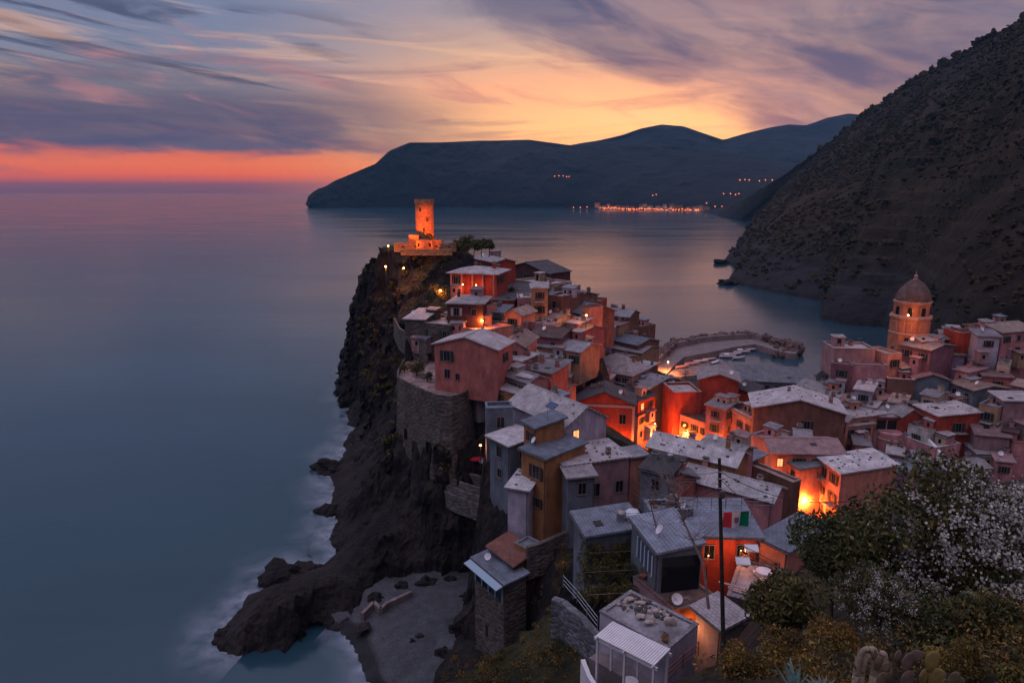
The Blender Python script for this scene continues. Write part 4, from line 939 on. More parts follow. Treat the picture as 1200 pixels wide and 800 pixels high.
# ---------------- harbour ----------------
def strip_solid(name, left, right, z1, z0, m, parent=None, **kw):
    b_ = MB(); n = len(left)
    vs = [(p.x,p.y,z1) for p in left]+[(p.x,p.y,z1) for p in right]+[(p.x,p.y,z0) for p in left]+[(p.x,p.y,z0) for p in right]
    fs = []
    for i in range(n-1):
        fs += [(i,i+1,n+i+1,n+i),(2*n+i,3*n+i,3*n+i+1,2*n+i+1),(i,2*n+i,2*n+i+1,i+1),(n+i,n+i+1,3*n+i+1,3*n+i)]
    fs += [(0,n,3*n,2*n),(n-1,2*n-1+0,4*n-1,3*n-1)]
    b_.add(vs, fs, m); return b_
CONC = mat('pier_concrete', (.27,.22,.22), .85, 'plaster', amt=.2)
inner = [Pz(x,y,2.2) for x,y in ((770,452),(777,443),(790,428),(802,418),(835,412),(862,406),(885,403),(905,409),(925,414),(933,414))]
outer = [Pz(x,y,2.2) for x,y in ((757,446),(765,436),(778,421),(792,408),(825,401),(858,398),(880,397),(905,402),(926,408),(935,411))]
t = thing('breakwater', 'curved stone breakwater with a flat walkway closing the small harbour', 'breakwater', inner[3])
def rel(b_, t): b_.v = [(v[0]-t.location.x, v[1]-t.location.y, v[2]-t.location.z) for v in b_.v]; return b_
rel(strip_solid('walkway', inner, outer, 2.2, -3, CONC), t).build('walkway', t)
o2 = [p + Vector((-.3,1.6,0)) for p in outer]
pw = strip_solid('parapet', outer, o2, 4.2, -3, CONC); rel(pw, t).build('parapet', t)
rnd = random.Random(5); rb = MB(); BOUL = mat('breakwater_rock', (.13,.085,.08), .95, 'plain', scale=.8, amt=.5)
op = resample([p+Vector((-.5,3,0)) for p in outer], 120)
for k, p in enumerate(op):
    for j in range(5):
        rb.blob((p.x+rnd.uniform(-1.5,1.5)-j*.3, p.y+j*1.4-.6+rnd.uniform(-.6,.6), 3.6-j*.85+rnd.uniform(-.5,.6)), rnd.uniform(.8,1.7), BOUL, seed=k*7+j, sub=1, amp=.5, sq=(1,1,.8))
for k in range(60):
    q = Pz(rnd.uniform(905,938), rnd.uniform(403,417), 1); rb.blob((q.x,q.y,rnd.uniform(0,2.4)), rnd.uniform(.8,1.7), BOUL, seed=k, sub=1, amp=.5)
for k in range(40):
    q = Pz(rnd.uniform(757,790), 0, 1) if False else Pz(758+k*.9, 426-k*.55, 1.5); rb.blob((q.x,q.y,rnd.uniform(0,3)), rnd.uniform(.8,1.6), BOUL, seed=k, sub=1, amp=.5)
rb.build('riprap', kind='stuff', label='tumbled boulders armouring the seaward side of the breakwater')
# quay inside the harbour with hauled-out boats
q1 = [Pz(x,y,1.4) for x,y in ((778,447),(800,441),(838,437),(862,436))]; q2 = [Pz(x,y,1.4) for x,y in ((784,436),(803,426),(836,420),(846,421))]
t = thing('quay', 'low quay where small boats are hauled out, inside the breakwater', 'quay', q1[1]); rel(strip_solid('q', q1, q2, 1.4, -3, CONC), t).build('deck', t)
def boat(loc, rz, ln, hull, cover, label, group=None, cabin=False):
    t = thing('boat', label, 'boat', loc, rz, group); hm = mat('boat_hull', hull, .5, 'plain', scale=2, amt=.15, bump=0); cm = mat('boat_cover', cover, .8, 'plain', scale=2, amt=.2, bump=0)
    b_ = MB(); n = 8; w_ = ln*.17; rows = []
    for k in range(n+1):
        u = k/n; wd = w_*(math.sin(min(1, (1-u)*1.9)*math.pi/2)**.8 if u > .4 else (.85+.15*u/.4)); sh = .55+.25*u*u
        rows.append([(u*ln-ln/2, -wd, sh), (u*ln-ln/2, -wd*.75, .15), (u*ln-ln/2, 0, -.1+.1*u), (u*ln-ln/2, wd*.75, .15), (u*ln-ln/2, wd, sh)])
    vs = [p for r_ in rows for p in r_]; fs = [(k*5+j, k*5+j+1, (k+1)*5+j+1, (k+1)*5+j) for k in range(n) for j in range(4)]+[(0,4,3,2,1)]
    b_.add(vs, fs, hm); b_.build('hull', t)
    c = MB(); vs = []
    for r_ in rows: vs += [(r_[0][0], r_[0][1]*.93, r_[0][2]+.01), (r_[0][0], 0, r_[0][2]+.28), (r_[0][0], r_[4][1]*.93, r_[4][2]+.01)]
    c.add(vs, [(k*3+j, (k+1)*3+j, (k+1)*3+j+1, k*3+j+1) for k in range(n) for j in range(2)], cm); c.build('cover', t)
    if cabin: c = MB(); c.box((-.1*ln,0,1.0),(ln*.3,w_*1.1,.8),WHITE); c.box((-.1*ln,0,1.0),(ln*.305,w_*.9,.35),GLASS); c.build('cabin', t)
    return t
bts = [(800,431,20,5.2,(.5,.3,.28),(.55,.25,.22),'pink covered boat nearest the harbour tree, hauled out on the quay'),
       (812,427,14,5.5,(.6,.5,.5),(.5,.22,.2),'pink covered boat second from the harbour tree on the quay'),
       (822,424.5,10,5.5,(.5,.45,.45),(.6,.4,.36),'pale covered boat in the middle of the quay row'),
       (831,422.5,8,5,(.3,.12,.1),(.45,.3,.28),'small boat with a dark red hull on the quay'),
       (838,426,40,5,(.15,.2,.25),(.5,.5,.52),'blue hulled boat turned sideways at the quay end')]
for i, (px,py,a,ln,hc,cc,lb_) in enumerate(bts): p = Pz(px,py,1.45); boat((p.x,p.y,1.55), R(a), ln, hc, cc, lb_, 'small boats in the harbour')
bts = [(846,416.5,5,5.5,'grey boat afloat closest to the breakwater bend',(.3,.32,.36),False),(853,419,-4,6,'white cabin boat afloat between the quay and breakwater',(.6,.58,.6),True),
       (861,416,8,5.5,'low pinkish boat afloat in the middle of the harbour',(.45,.3,.3),False),(869,413.5,3,6.5,'long pale boat moored below the walkway steps',(.55,.5,.5),True),
       (877,411,-10,5.5,'dark boat moored farthest out under the breakwater',(.12,.12,.14),False),(866,420.5,12,5,'small open grey boat afloat nearest the harbour hall',(.4,.38,.4),False)]
for i, (px,py,a,ln,lb_,hc,cb) in enumerate(bts): p = Pz(px,py,0); boat((p.x,p.y,.1), R(a), ln, hc, (.4,.35,.36), lb_, 'small boats in the harbour', cb)
# ---------------- castle ----------------
STONE = wall_mat('stone'); CSTONE = mat('castle_stone', (.34,.2,.11), .95, 'stone', scale=2.6, amt=.15)
CD = 166
def pxm(d, py=400): return 800/ (Pd(600,py,d).y*CP + (H0-Pd(600,py,d).z)*SP)
cb = Pd(498.5, 288, CD); t = thing('castle_tower', 'floodlit round stone tower standing on a stepped ruin at the tip of the headland', 'tower', (cb.x, cb.y, cb.z-1))
zt = Pd(498,236,CD).z-cb.z+1; zs = Pd(498,271,CD).z-cb.z+1
w_ = 21.5/pxm(CD,260)/2
b_ = MB(); b_.lathe([(w_*1.03,0),(w_,zs),(w_*.98,zt-.55),(w_*1.06,zt-.5),(w_*1.06,zt-.1)],(0,0,0),CSTONE,28); b_.build('shaft', t)
b_ = MB()
for k in range(12): a = k*math.pi/6; b_.box((math.cos(a)*w_*.97,math.sin(a)*w_*.97,zt+.18),(.35,.8,.62),CSTONE,rz=a)
b_.build('battlement', t)
for k,(a,zz) in enumerate(((-1.2,.55),(-1.9,.75),(-1.55,.35))):
    b_ = MB(); b_.box((math.cos(a)*w_*1.0,math.sin(a)*w_*1.0,zt*zz+1),(.3,.28,.8),GLASS,rz=a); b_.build('slit_window', t)
def castle_block(px0, px1, pyt, pyb, d, dep, label, name='ruined_wall', gaps=0, seed=1):
    a, b2 = Pd(px0,pyb,d), Pd(px1,pyb,d); top = Pd(px0,pyt,d).z; hgt = top-a.z
    t = thing(name, label, 'wall', ((a.x+b2.x)/2, d, a.z))
    L_ = b2.x-a.x; rnd = random.Random(seed); m = MB(); n = max(2, int(L_/.9)); xs = [-L_/2+L_*k/n for k in range(n+1)]
    prof = [hgt*(1-rnd.random()*gaps) for _ in range(n)]
    for k in range(n): m.box(((xs[k]+xs[k+1])/2, 0, prof[k]/2-.3),(xs[k+1]-xs[k],dep,prof[k]+.6),CSTONE)
    m.build('masonry', t); 
    c = MB()
    for k in range(n):
        if rnd.random() < .5: c.box(((xs[k]+xs[k+1])/2,-dep/2-.02,prof[k]*.45),(.4,.1,.8),GLASS)
    if gaps < .14 and L_ < 5: c.build('arrow_slit', t) if c.v else None
    return t
castle_block(480,492,273,288,CD-2.5,3,'left stepped base block of the floodlit round tower',gaps=.15,seed=2)
castle_block(504,519,276,289,CD-2.5,3,'right crumbling base block of the floodlit round tower',gaps=.5,seed=5)
castle_block(489,507,280,291,CD-5,2.5,'low arched stone front between the two tower base blocks',gaps=.12,seed=9)
castle_block(462,482,284,292,CD-3,1,'low parapet wall running left from the tower to the cliff lamp',gaps=.2,seed=4)
castle_block(515,535,283,292,CD-6,1,'low lit parapet wall running right from the tower to the dark hedge',gaps=.35,seed=6)
castle_block(470,530,292,296,CD-9,1.2,'long dark retaining wall just below the castle terrace',gaps=.1,seed=8)

# ---------------- church tower ----------------
D = 141; c0 = Pd(1062, 412, D); k_ = 1/pxm(D,370)
t = thing('church_tower', 'octagonal terracotta bell tower with a grey pointed dome and a lit belfry lamp', 'bell tower', (c0.x, c0.y, c0.z-9), R(10))
def zr(py): return Pd(1062,py,D).z - (c0.z-9)
CH = mat('church_plaster', (.42,.19,.12), .9, 'plaster', amt=.25); DOME = mat('dome_slate', (.27,.17,.15), .75, 'roof', amt=.3); CORN = mat('church_cornice', (.36,.22,.17), .9, 'plain', scale=2, amt=.2)
r1 = 20.3*k_/math.cos(math.pi/8); r2 = 18.3*k_/math.cos(math.pi/8)
b_ = MB(); b_.lathe([(r1,-4),(r1,zr(371))],(0,0,0),CH,8,math.pi/8); b_.build('shaft', t)
b_ = MB(); b_.lathe([(r2,zr(371)),(r2,zr(353))],(0,0,0),CH,8,math.pi/8); b_.build('belfry', t)
b_ = MB(); b_.lathe([(r1*1.0,zr(372)),(r1*1.07,zr(370.5)),(r1*1.07,zr(369)),(r2,zr(367.6))],(0,0,0),CORN,8,math.pi/8)
b_.lathe([(r2,zr(355)),(r2*1.07,zr(353.5)),(r2*1.07,zr(352)),(r2*.95,zr(351))],(0,0,0),CORN,8,math.pi/8)
b_.lathe([(r1,zr(390)),(r1*1.03,zr(389.3)),(r1*1.03,zr(388)),(r1,zr(387.3))],(0,0,0),CORN,8,math.pi/8); b_.build('cornice', t)
zb, zd = zr(352), zr(327.5); hd = zd-zb
b_ = MB(); prof = [(r2*.96*math.cos(min(1,u)*math.pi/2*.94)**.72, zb+hd*u**.95) for u in [i/12 for i in range(13)]]
b_.lathe(prof,(0,0,0),DOME,16,math.pi/16); b_.build('dome', t, smooth=True)
b_ = MB()
for k in range(8):
    a = math.pi/8+k*math.pi/4; b_.path([(p[0]*1.015*math.cos(a), p[0]*1.015*math.sin(a), p[1]) for p in prof], .05, DOME, 5)
b_.build('dome_rib', t)
b_ = MB(); b_.lathe([(.5,0),(.5,.5),(.32,.6),(.32,1.0),(.45,1.05),(.1,1.5),(.04,2.2)],(0,0,zd-.35),CORN,10); b_.build('lantern', t)
for k in range(8):
    a = k*math.pi/4; ap = r2*math.cos(math.pi/8)+.02
    b_ = MB(); b_.box((math.cos(a)*ap,math.sin(a)*ap,zr(364)),(.14,.85,1.35),GLASS,rz=a); b_.lathe([(.42,0),(.42,.01)],(0,0,0),GLASS,10) if False else None
    b_.tube((math.cos(a)*(ap-.07),math.sin(a)*(ap-.07),zr(364)+.68),(math.cos(a)*(ap+.07),math.sin(a)*(ap+.07),zr(364)+.68),.425,.425,GLASS,12)
    b_.build('belfry_opening', t)
    ap = r1*math.cos(math.pi/8)+.03
    b_ = MB(); b_.box((math.cos(a)*ap,math.sin(a)*ap,zr(380)),(.1,1.5,1.8),CORN,rz=a); b_.box((math.cos(a)*(ap+.03),math.sin(a)*(ap+.03),zr(380)),(.1,1.2,1.5),CH,rz=a); b_.build('blind_panel', t)
    for q in (-1,1):
        b_ = MB(); aa = a+math.pi/8*.0; px_ = math.cos(a)*(ap)-math.sin(a)*q*2.4*.0
    if k % 2 == 1: b_ = MB(); b_.box((math.cos(a)*(ap+.02),math.sin(a)*(ap+.02),zr(396)),(.1,.7,1.3),GLASS,rz=a); b_.build('window', t)
bl = Vector((math.cos(-math.pi/2)*(r1+.3), -(r1+.3), zr(368)))

# ---------------- bastion ----------------
bo = bc.copy(); bo.z = 17
t = thing('bastion', 'big curved stone retaining wall carrying the pink house terrace', 'bastion', (bo.x, bo.y, bo.z))
rim = resample([Vector((p.x-bo.x,p.y-bo.y,0)) for p in [BR[0]]+BR[1:]], 40)
ctr = Vector((0,0,0)); m = MB(); zt_ = 28.4-17
for side_, (k0,k1) in (('o',(1.13,1.0)),):
    vs = []
    for j, (sc, zz) in enumerate(((1.16,-6),(1.10,0),(1.03,zt_*.6),(1.0,zt_),(1.0,zt_+.75))):
        for p in rim: vs.append((p.x*sc, p.y*sc, zz))
    n = len(rim); fs = [(j*n+i,j*n+i+1,(j+1)*n+i+1,(j+1)*n+i) for j in range(4) for i in range(n-1)]
    o_ = len(vs)
    for zz in (zt_+.75, zt_-.2):
        for p in rim: q = p - (p.normalized()*.45); vs.append((q.x,q.y,zz))
    fs += [(4*n+i,4*n+i+1,5*n+i+1,5*n+i) for i in range(n-1)]+[(5*n+i,5*n+i+1,6*n+i+1,6*n+i) for i in range(n-1)]
m.add(vs, fs, STONE); m.build('masonry', t)
m = MB(); m.add([(p.x*.99,p.y*.99,zt_) for p in rim]+[(rim[-1].x+1,rim[-1].y+7,zt_),(rim[0].x+7,rim[0].y+6,zt_)], [tuple(range(len(rim)+2))], mat('terrace_paving',(.28,.2,.19),.9,'stone',scale=.8,amt=.2)); m.build('terrace_floor', t)
for i_ in (9, 17, 24): # weathered drain niches
    p = rim[i_]; a = math.atan2(p.y,p.x); m = MB(); m.box((p.x*1.075,p.y*1.075,3.2),(.5,.8,1.7),GLASS,rz=a); m.build('niche', t)

def wall_run(label, pxs, z, hgt, th=.4, m=STONE, deep=1.5, name='stone_wall', rail=False, z2=None):
    P = []
    n = len(pxs)
    for i, (x, y) in enumerate(pxs):
        zz = z if z2 is None else z+(z2-z)*i/(n-1); P.append(Pz(x,y,zz))
    t = thing(name, label, 'railing' if name == 'railing' else 'wall', P[0]); o_ = P[0]
    b_ = MB()
    for i in range(n-1):
        a, b2 = P[i]-o_, P[i+1]-o_; d_ = (b2-a); L_ = d_.length
        if L_ < .05: continue
        if name == 'railing':
            for hh in (.35,.7,1.05): b_.tube(a+Vector((0,0,hh)), b2+Vector((0,0,hh)), .03, .03, m, 5)
            k = max(1, int(L_/1.2))
            for j in range(k+1): q = a+d_*j/k; b_.tube(q, q+Vector((0,0,1.1)), .035, .035, m, 5)
        else:
            nrm = Vector((-d_.y,d_.x,0)).normalized()*th/2
            vs = [a-nrm,b2-nrm,b2+nrm,a+nrm]; lo = [v-Vector((0,0,hgt+deep)) for v in vs]
            b_.add(lo+vs, [(0,3,2,1),(4,5,6,7),(0,1,5,4),(1,2,6,5),(2,3,7,6),(3,0,4,7)], m)
    b_.build('bars' if name == 'railing' else 'masonry', t)
    return t
# walls on slopes
wall_run('lower buttress wall stepping down below the curved bastion',[(490,500),(505,511),(520,518),(541,521)],16.5,1.2,deep=.5)
wall_run('long stone wall under the pale flat roof on the cliff edge',[(462,372),(468,384),(480,392),(500,398)],33,3)
for i, (P_, z_, lb_) in enumerate((([(505,545),(520,556),(545,566),(566,572)],16.2,'top dry stone terrace wall above the dark cove'),([(508,556),(524,567),(545,576),(568,583)],15.2,'second dry stone terrace wall down above the dark cove'),
     ([(512,568),(530,579),(548,586),(566,592)],14.2,'lowest dry stone terrace wall above the dark cove'),([(520,548),(538,552),(558,556),(572,560)],16.8,'short pale garden wall under the red umbrella'))): wall_run(lb_, P_, z_, 1.2, .35, mat('dry_stone',(.13,.12,.12),.95,'stone',scale=2,amt=.3))
wall_run('low concrete sea wall at the back of the pebble beach',[(424,718),(438,704),(446,712),(452,706),(482,692)],2.4,1.2,.5,CONC)
wall_run('tall grey rubble retaining wall below the terraced hedge',[(648,700),(660,704),(682,722),(704,748)],28.6,9,.6,mat('grey_masonry',(.15,.155,.17),.95,'stone',scale=2.2,amt=.3),deep=3)
wall_run('thin pale railing along the top of the grey retaining wall',[(660,688),(676,706),(700,738)],29.0,0,m=METAL,name='railing')
wall_run('white parapet in the bottom corner below the pergola',[(683,772),(690,790),(704,812)],29.2,1.1,.3,WHITE)
wall_run('red brown stair railing beside the pergola',[(781,800),(800,782),(818,768)],29.5,0,m=mat('rusty_rail',(.3,.12,.1),.7,'flat'),name='railing')
wall_run('dark balustrade on the terrace below the red orange house',[(868,652),(888,662),(912,676)],30.2,0,m=DARKM,name='railing')
wall_run('pale metal rail across the roof edge beside the bare tree',[(775,598),(800,596),(850,596),(905,596)],32.4,0,m=METAL,name='railing')
wall_run('broken rubble garden wall under the slim orange house',[(618,640),(632,636),(650,628),(664,622)],21,2.5,.5,STONE)

# ---------------- pergola ----------------
A_, B_, C_ = Pz(698,747,32), Pz(767,782,32), Pz(784,769,32)
ux = (B_-A_); La = ux.length; ux.normalize(); uy = Vector((-ux.y,ux.x,0)); Lb = (C_-B_).dot(uy); Lb = max(Lb, 1.9)
cen = (A_+B_)/2+uy*Lb/2; t = thing('pergola', 'white timber pergola with a slatted roof on the nearest terrace', 'pergola', (cen.x,cen.y,29.2), math.atan2(ux.y,ux.x))
hh = 2.8
for sx in (-1,0,1):
    for sy in (-1,1):
        b_ = MB(); b_.box((sx*(La/2-.1),sy*(Lb/2-.1),hh/2-.3),(.14,.14,hh+.6),WHITE); b_.build('post', t)
for sy in (-1,1): b_ = MB(); b_.box((0,sy*(Lb/2-.1),hh-.1),(La+.3,.1,.22),WHITE); b_.build('beam', t)
for sx in (-1,0,1): b_ = MB(); b_.box((sx*(La/2-.1),0,hh+.05),(.1,Lb+.3,.14),WHITE); b_.build('rafter', t)
b_ = MB(); n = 26
for k in range(n): b_.box((-La/2+La*(k+.5)/n,0,hh+.16),(La/n*.82,Lb+.1,.05),WHITE)
b_.build('slatted_roof', t)
tp_ = Pz(740,800,28.6)
tb = thing('table', 'small round table in the shade under the white pergola', 'table', (cen.x,cen.y,28.6)); b_ = MB(); b_.lathe([(.5,.72),(.5,.76)],(0,0,0),WHITE,16); b_.build('tabletop', tb); b_ = MB(); b_.lathe([(.25,0),(.05,.08),(.05,.72)],(0,0,0),DARKM,8); b_.build('leg', tb)
# pergola terrace floor
tf = MB(); fl = [Pz(x,y,28.6) for x,y in ((690,770),(770,815),(815,772),(745,735))]
t = thing('terrace', 'worn grey terrace slab under the white pergola', 'terrace', fl[0]); tf.add([p-fl[0] for p in fl]+[p-fl[0]-Vector((0,0,3)) for p in fl], [(0,1,2,3),(0,4,5,1),(1,5,6,2),(2,6,7,3),(3,7,4,0)], CONC); tf.build('slab', t)
# rubble and sacks on the white house roof
rnd = random.Random(21); hw = HOUSES['v86']
def on(hk, u, v, dz=0): q = HOUSES[hk]; p = q['cen']+q['ux']*(u*q['hx'])+q['uy']*(v*q['hy']); return Vector((p.x,p.y,q['z']+dz+.11))
SACK = mat('sack_cloth',(.4,.34,.3),.9,'plain',scale=4,amt=.3)
rows = [(-.75,.4,'grey sack at the far left of the rubble roof'),(-.45,.5,'beige sack second from the left on the rubble roof'),(-.1,-.2,'beige sack lying in the middle of the rubble roof'),(.15,-.3,'pale sack beside the middle sack on the rubble roof'),(.5,.3,'white standing sack at the right side of the rubble roof')]
for i,(u,v,lb_) in enumerate(rows):
    p = on('v86',u,v); b_ = MB(); b_.blob((0,0,.22),.3,SACK,seed=i*5+2,sub=2,amp=.45,sq=(1.3,.7,.45 if i<4 else 1.2)); o_ = b_.build('sack', smooth=True); o_.location = p; tag(o_, lb_, 'sack', 'sacks left on the rubble roof')
b_ = MB()
for k in range(60): p = on('v86', rnd.uniform(-.9,.4), rnd.uniform(-.2,.9)); b_.blob((p.x,p.y,p.z+.06), rnd.uniform(.08,.25), RUST if rnd.random()<.6 else SACK, seed=k, amp=.5)
b_.build('rubble', kind='stuff', label='loose rubble spread over the flat roof of the white walled house')

# ---------------- pole, wires, flag ----------------
WOOD = mat('weathered_wood',(.045,.035,.03),.9,'plain',scale=3,amt=.4)
pt, pb = Pd(843,537,30), Pd(850,770,30)
t = thing('utility_pole', 'tall dark wooden pole with insulators standing before the flag roofs', 'utility pole', (pb.x,pb.y,pb.z-1))
o_ = Vector((pb.x,pb.y,pb.z-1)); b_ = MB(); b_.tube((0,0,0), pt-o_, .12, .075, WOOD, 10); b_.build('post', t)
for k, py_ in enumerate((552,560,571)):
    p = Pd(843,py_,30)-o_; b_ = MB(); b_.tube(p+Vector((-.15,-.1,0)), p+Vector((.22,-.1,0)), .03,.03,METAL,6); b_.lathe([(.04,0),(.07,.05),(.05,.12),(.02,.14)],p+Vector((.2 if k%2 else -.15,-.1,0)),WHITE,8); b_.build('insulator', t)
p = Pd(843,577,30)-o_; b_ = MB(); b_.box(p+Vector((.06,-.2,0)),(.24,.2,.34),RUST); b_.build('junction_box', t)
def wire(a, b2, sag, label, r_=.018):
    b_ = MB(); pts_ = [a.lerp(b2,i/16)-Vector((0,0,sag*4*(i/16)*(1-i/16))) for i in range(17)]; pts_ = [p-a for p in pts_]; b_.path(pts_, r_, DARKM, 4); o_ = b_.build('cable'); o_.location = a; tag(o_, label, 'cable', 'overhead cables')
wire(Pd(843,552,30), on('v61',0,0,1.2), .6, 'overhead cable from the dark pole back to the pink red gabled house')
wire(Pd(843,560,30), Pz(905,597,32.8), .5, 'overhead cable from the dark pole to the far right corner of the flag roof')
# the long inclined stay
a, b2 = Pd(828,560,33)-Vector((0,0,0)), Pz(838,690,33)
# flag hung on a line
fw = .074*29; q0 = Pz(848,600,33.2); q1 = Pz(878,598,33.2); fd = (q1-q0); fw = fd.length
FL = [mat('flag_red',(.5,.03,.04),.8,'flat'), mat('flag_white',(.62,.56,.54),.8,'flat'), mat('flag_green',(.0,.17,.07),.8,'flat'), mat('flag_emblem',(.3,.08,.05),.8,'flat'), mat('flag_emblem_blue',(.08,.14,.3),.8,'flat')]
t = thing('flag', 'green white and red flag with a small emblem, hanging over the blue grey roof', 'flag', q0, math.atan2(fd.y,fd.x))
hf = Pz(848,600,33.2).z - Pd(848,619.5,q0.y).z
for si in range(3):
    b_ = MB(); n, mrow = 8, 8; vs = []
    for j in range(mrow+1):
        for i in range(n+1):
            u = (si+i/n)/3; v = j/mrow; vs.append((u*fw, .10*math.sin(u*9+v*1.5)*(.3+v), -v*hf - .05*math.sin(u*math.pi)))
    fs = [(j*(n+1)+i,j*(n+1)+i+1,(j+1)*(n+1)+i+1,(j+1)*(n+1)+i) for j in range(mrow) for i in range(n)]
    b_.add(vs, fs, FL[si]); b_.build(('red_band','white_band','green_band')[si], t, smooth=True)
b_ = MB(); cx_ = fw*.5; zc_ = -hf*.5; ww, hh_ = fw*.085, hf*.2
b_.add([(cx_-ww,-.17,zc_+hh_),(cx_,-.17,zc_+hh_),(cx_,-.17,zc_-hh_*.9),(cx_-ww,-.17,zc_-hh_*.3)],[(0,3,2,1)],FL[3]); b_.add([(cx_,-.17,zc_+hh_),(cx_+ww,-.17,zc_+hh_),(cx_+ww,-.17,zc_-hh_*.3),(cx_,-.17,zc_-hh_*.9)],[(0,3,2,1)],FL[4]); b_.build('emblem', t)
fp = MB(); fp.tube(Pz(846,600,33.25), Pz(880,598,33.25), .025,.025,METAL,6); fp.tube(Pz(880,598,33.25), Pz(881,603,31.6), .03,.03,METAL,6); fp.tube(Pz(846,600,33.25), Pz(845,606,31.6), .03,.03,METAL,6)
o_ = fp.build('flag_rail'); tag(o_, 'thin metal rail from which the green white and red flag hangs', 'flag rail')

# ---------------- terrace things ----------------
def umbrella(p, r_, hgt, col, label, group=None, rz=0, tilt=0):
    t = thing('parasol', label, 'parasol', p, rz, group); m = mat('parasol_cloth', col, .8, 'flat')
    b_ = MB(); b_.tube((0,0,0),(0,0,hgt+.1),.035,.03,METAL,6); b_.build('pole', t); b_ = MB()
    n = 8; vs = [(0,0,hgt)]+[(r_*math.cos(k*math.pi/4),r_*math.sin(k*math.pi/4),hgt-.45) for k in range(n)]+[(r_*math.cos(k*math.pi/4),r_*math.sin(k*math.pi/4),hgt-.6) for k in range(n)]
    b_.add(vs, [(0,1+k,1+(k+1)%n) for k in range(n)]+[(1+k,9+k,9+(k+1)%n,1+(k+1)%n) for k in range(n)], m); b_.build('canopy', t); return t
p = Pz(558,548,16.8); umbrella(p,1.5,2.3,(.45,.02,.04),'dark red parasol on the ledge below the dark blue grey house')
p = Pz(570,538,18.6); umbrella((p.x,p.y,17),1.3,1.9,(.16,.24,.28),'teal grey parasol beside the dark red one on the ledge')
def table_set(p, label):
    t = thing('table', label, 'table', p); b_ = MB(); b_.lathe([(.62,.72),(.62,.77)],(0,0,0),WHITE,20); b_.build('tabletop', t); b_ = MB(); b_.lathe([(.3,0),(.05,.1),(.05,.72)],(0,0,0),WHITE,8); b_.build('leg', t)
def chair(p, rz, label):
    t = thing('chair', label, 'chair', p, rz, 'white terrace chairs'); b_ = MB(); b_.box((0,0,.44),(.44,.44,.05),WHITE); b_.build('seat', t)
    b_ = MB(); b_.box((0,.2,.72),(.42,.04,.5),WHITE,rx=-.12); b_.build('backrest', t)
    for sx in (-1,1):
        for sy in (-1,1): b_ = MB(); b_.tube((sx*.19,sy*.19,0),(sx*.17,sy*.17,.43),.02,.02,WHITE,5); b_.build('leg', t)
p = on('v84',.3,.25); table_set(p,'round white table on the grey paved terrace below the dark balustrade')
chair(p+Vector((-.75,.5,0)),R(120),'white chair behind the round white terrace table'); chair(p+Vector((.9,-.2,0)),R(-80),'white chair to the right of the round white terrace table')
# white awning blinds in front of the red house
for i,((x,y),lb_) in enumerate((((870,652),'small white folded awning on the left of the vivid red orange wall'),((880,637),'small white folded awning on the right of the vivid red orange wall'))):
    p = Pz(x,y,31.4-i*.0); t = thing('awning', lb_, 'awning', p, R(-5)); b_ = MB(); b_.add([(-.55,0,0),(.55,0,0),(.55,-.55,-.35),(-.55,-.55,-.35),(-.55,0,-.06),(.55,0,-.06),(.55,-.55,-.45),(-.55,-.55,-.45)],[(0,3,2,1),(4,5,6,7),(3,7,6,2),(0,4,7,3),(1,2,6,5),(0,1,5,4)],WHITE); b_.build('canvas', t); b_ = MB(); b_.tube((-.55,0,-.03),(.55,0,-.03),.05,.05,METAL,6); b_.build('roller', t)
# planks and pipes on the lower terrace
for i,(u,v,L_,rz_,lb_) in enumerate(((-.6,-.5,3.2,-.9,'longest weathered plank slanting across the grey terrace'),(-.3,-.6,2.6,-.8,'second weathered plank slanting across the grey terrace'),(0,-.75,2.8,-.95,'pale plank nearest the pole foot on the grey terrace'))):
    p = on('v84',u,v,.05); b_ = MB(); b_.box((0,0,.05),(L_,.22,.06),mat('old_plank',(.3,.25,.23),.8,'plain',scale=5,amt=.3),rz=rz_+.35); o_ = b_.build('plank'); o_.location = p; tag(o_, lb_, 'plank', 'planks lying on the grey terrace')
# laundry / tarpaulin hump on roof
p = Pz(741,603,31.6); b_ = MB(); b_.blob((0,0,0),.9,mat('tarpaulin',(.5,.56,.62),.5,'plain',scale=2,amt=.2),seed=4,sub=2,amp=.35,sq=(.8,1.3,.5)); o_ = b_.build('tarpaulin',smooth=True); o_.location = p; tag(o_,'crumpled pale blue tarpaulin between the two blue grey roofs','tarpaulin')
# blue glazing and porch of the boat-like house
q = HOUSES['v77']; b_ = MB(); L_ = q['hx']*2
b_.box((.35,-q['hy']-.05,q['H']-1.6),(L_*.55,.08,1.7),mat('blue_glazing',(.05,.09,.16),.25,'flat'))
for k in range(5): b_.box((.35-L_*.275+L_*.55*k/4,-q['hy']-.1,q['H']-1.6),(.09,.08,1.8),WHITE)
b_.build('glazing', q['t'])
b_ = MB(); b_.box((q['hx']+.03,.1,q['H']-1.9),(.06,q['hy']*1.75,2.9),GLASS); b_.build('porch_opening', q['t'])
q = HOUSES['v75']; b_ = MB(); L_ = q['hx']*2 # loggia
b_.box((0,-q['hy']-.04,q['H']-1.5),(L_*.88,.08,2.0),GLASS); b_.build('loggia_opening', q['t'])
for k in range(5): b_ = MB(); b_.box((-L_*.44+L_*.88*k/4,-q['hy']-.12,q['H']-1.5),(.16,.12,2.1),mat('teal_paint',(.22,.33,.38),.7,'flat')); b_.build('loggia_post', q['t'])
b_ = MB(); b_.box((0,-q['hy']-.6,q['H']-.1),(L_+.4,1.5,.1),mat('blue_awning',(.28,.4,.48),.7,'flat'),rx=R(14)); b_.build('awning', q['t'])
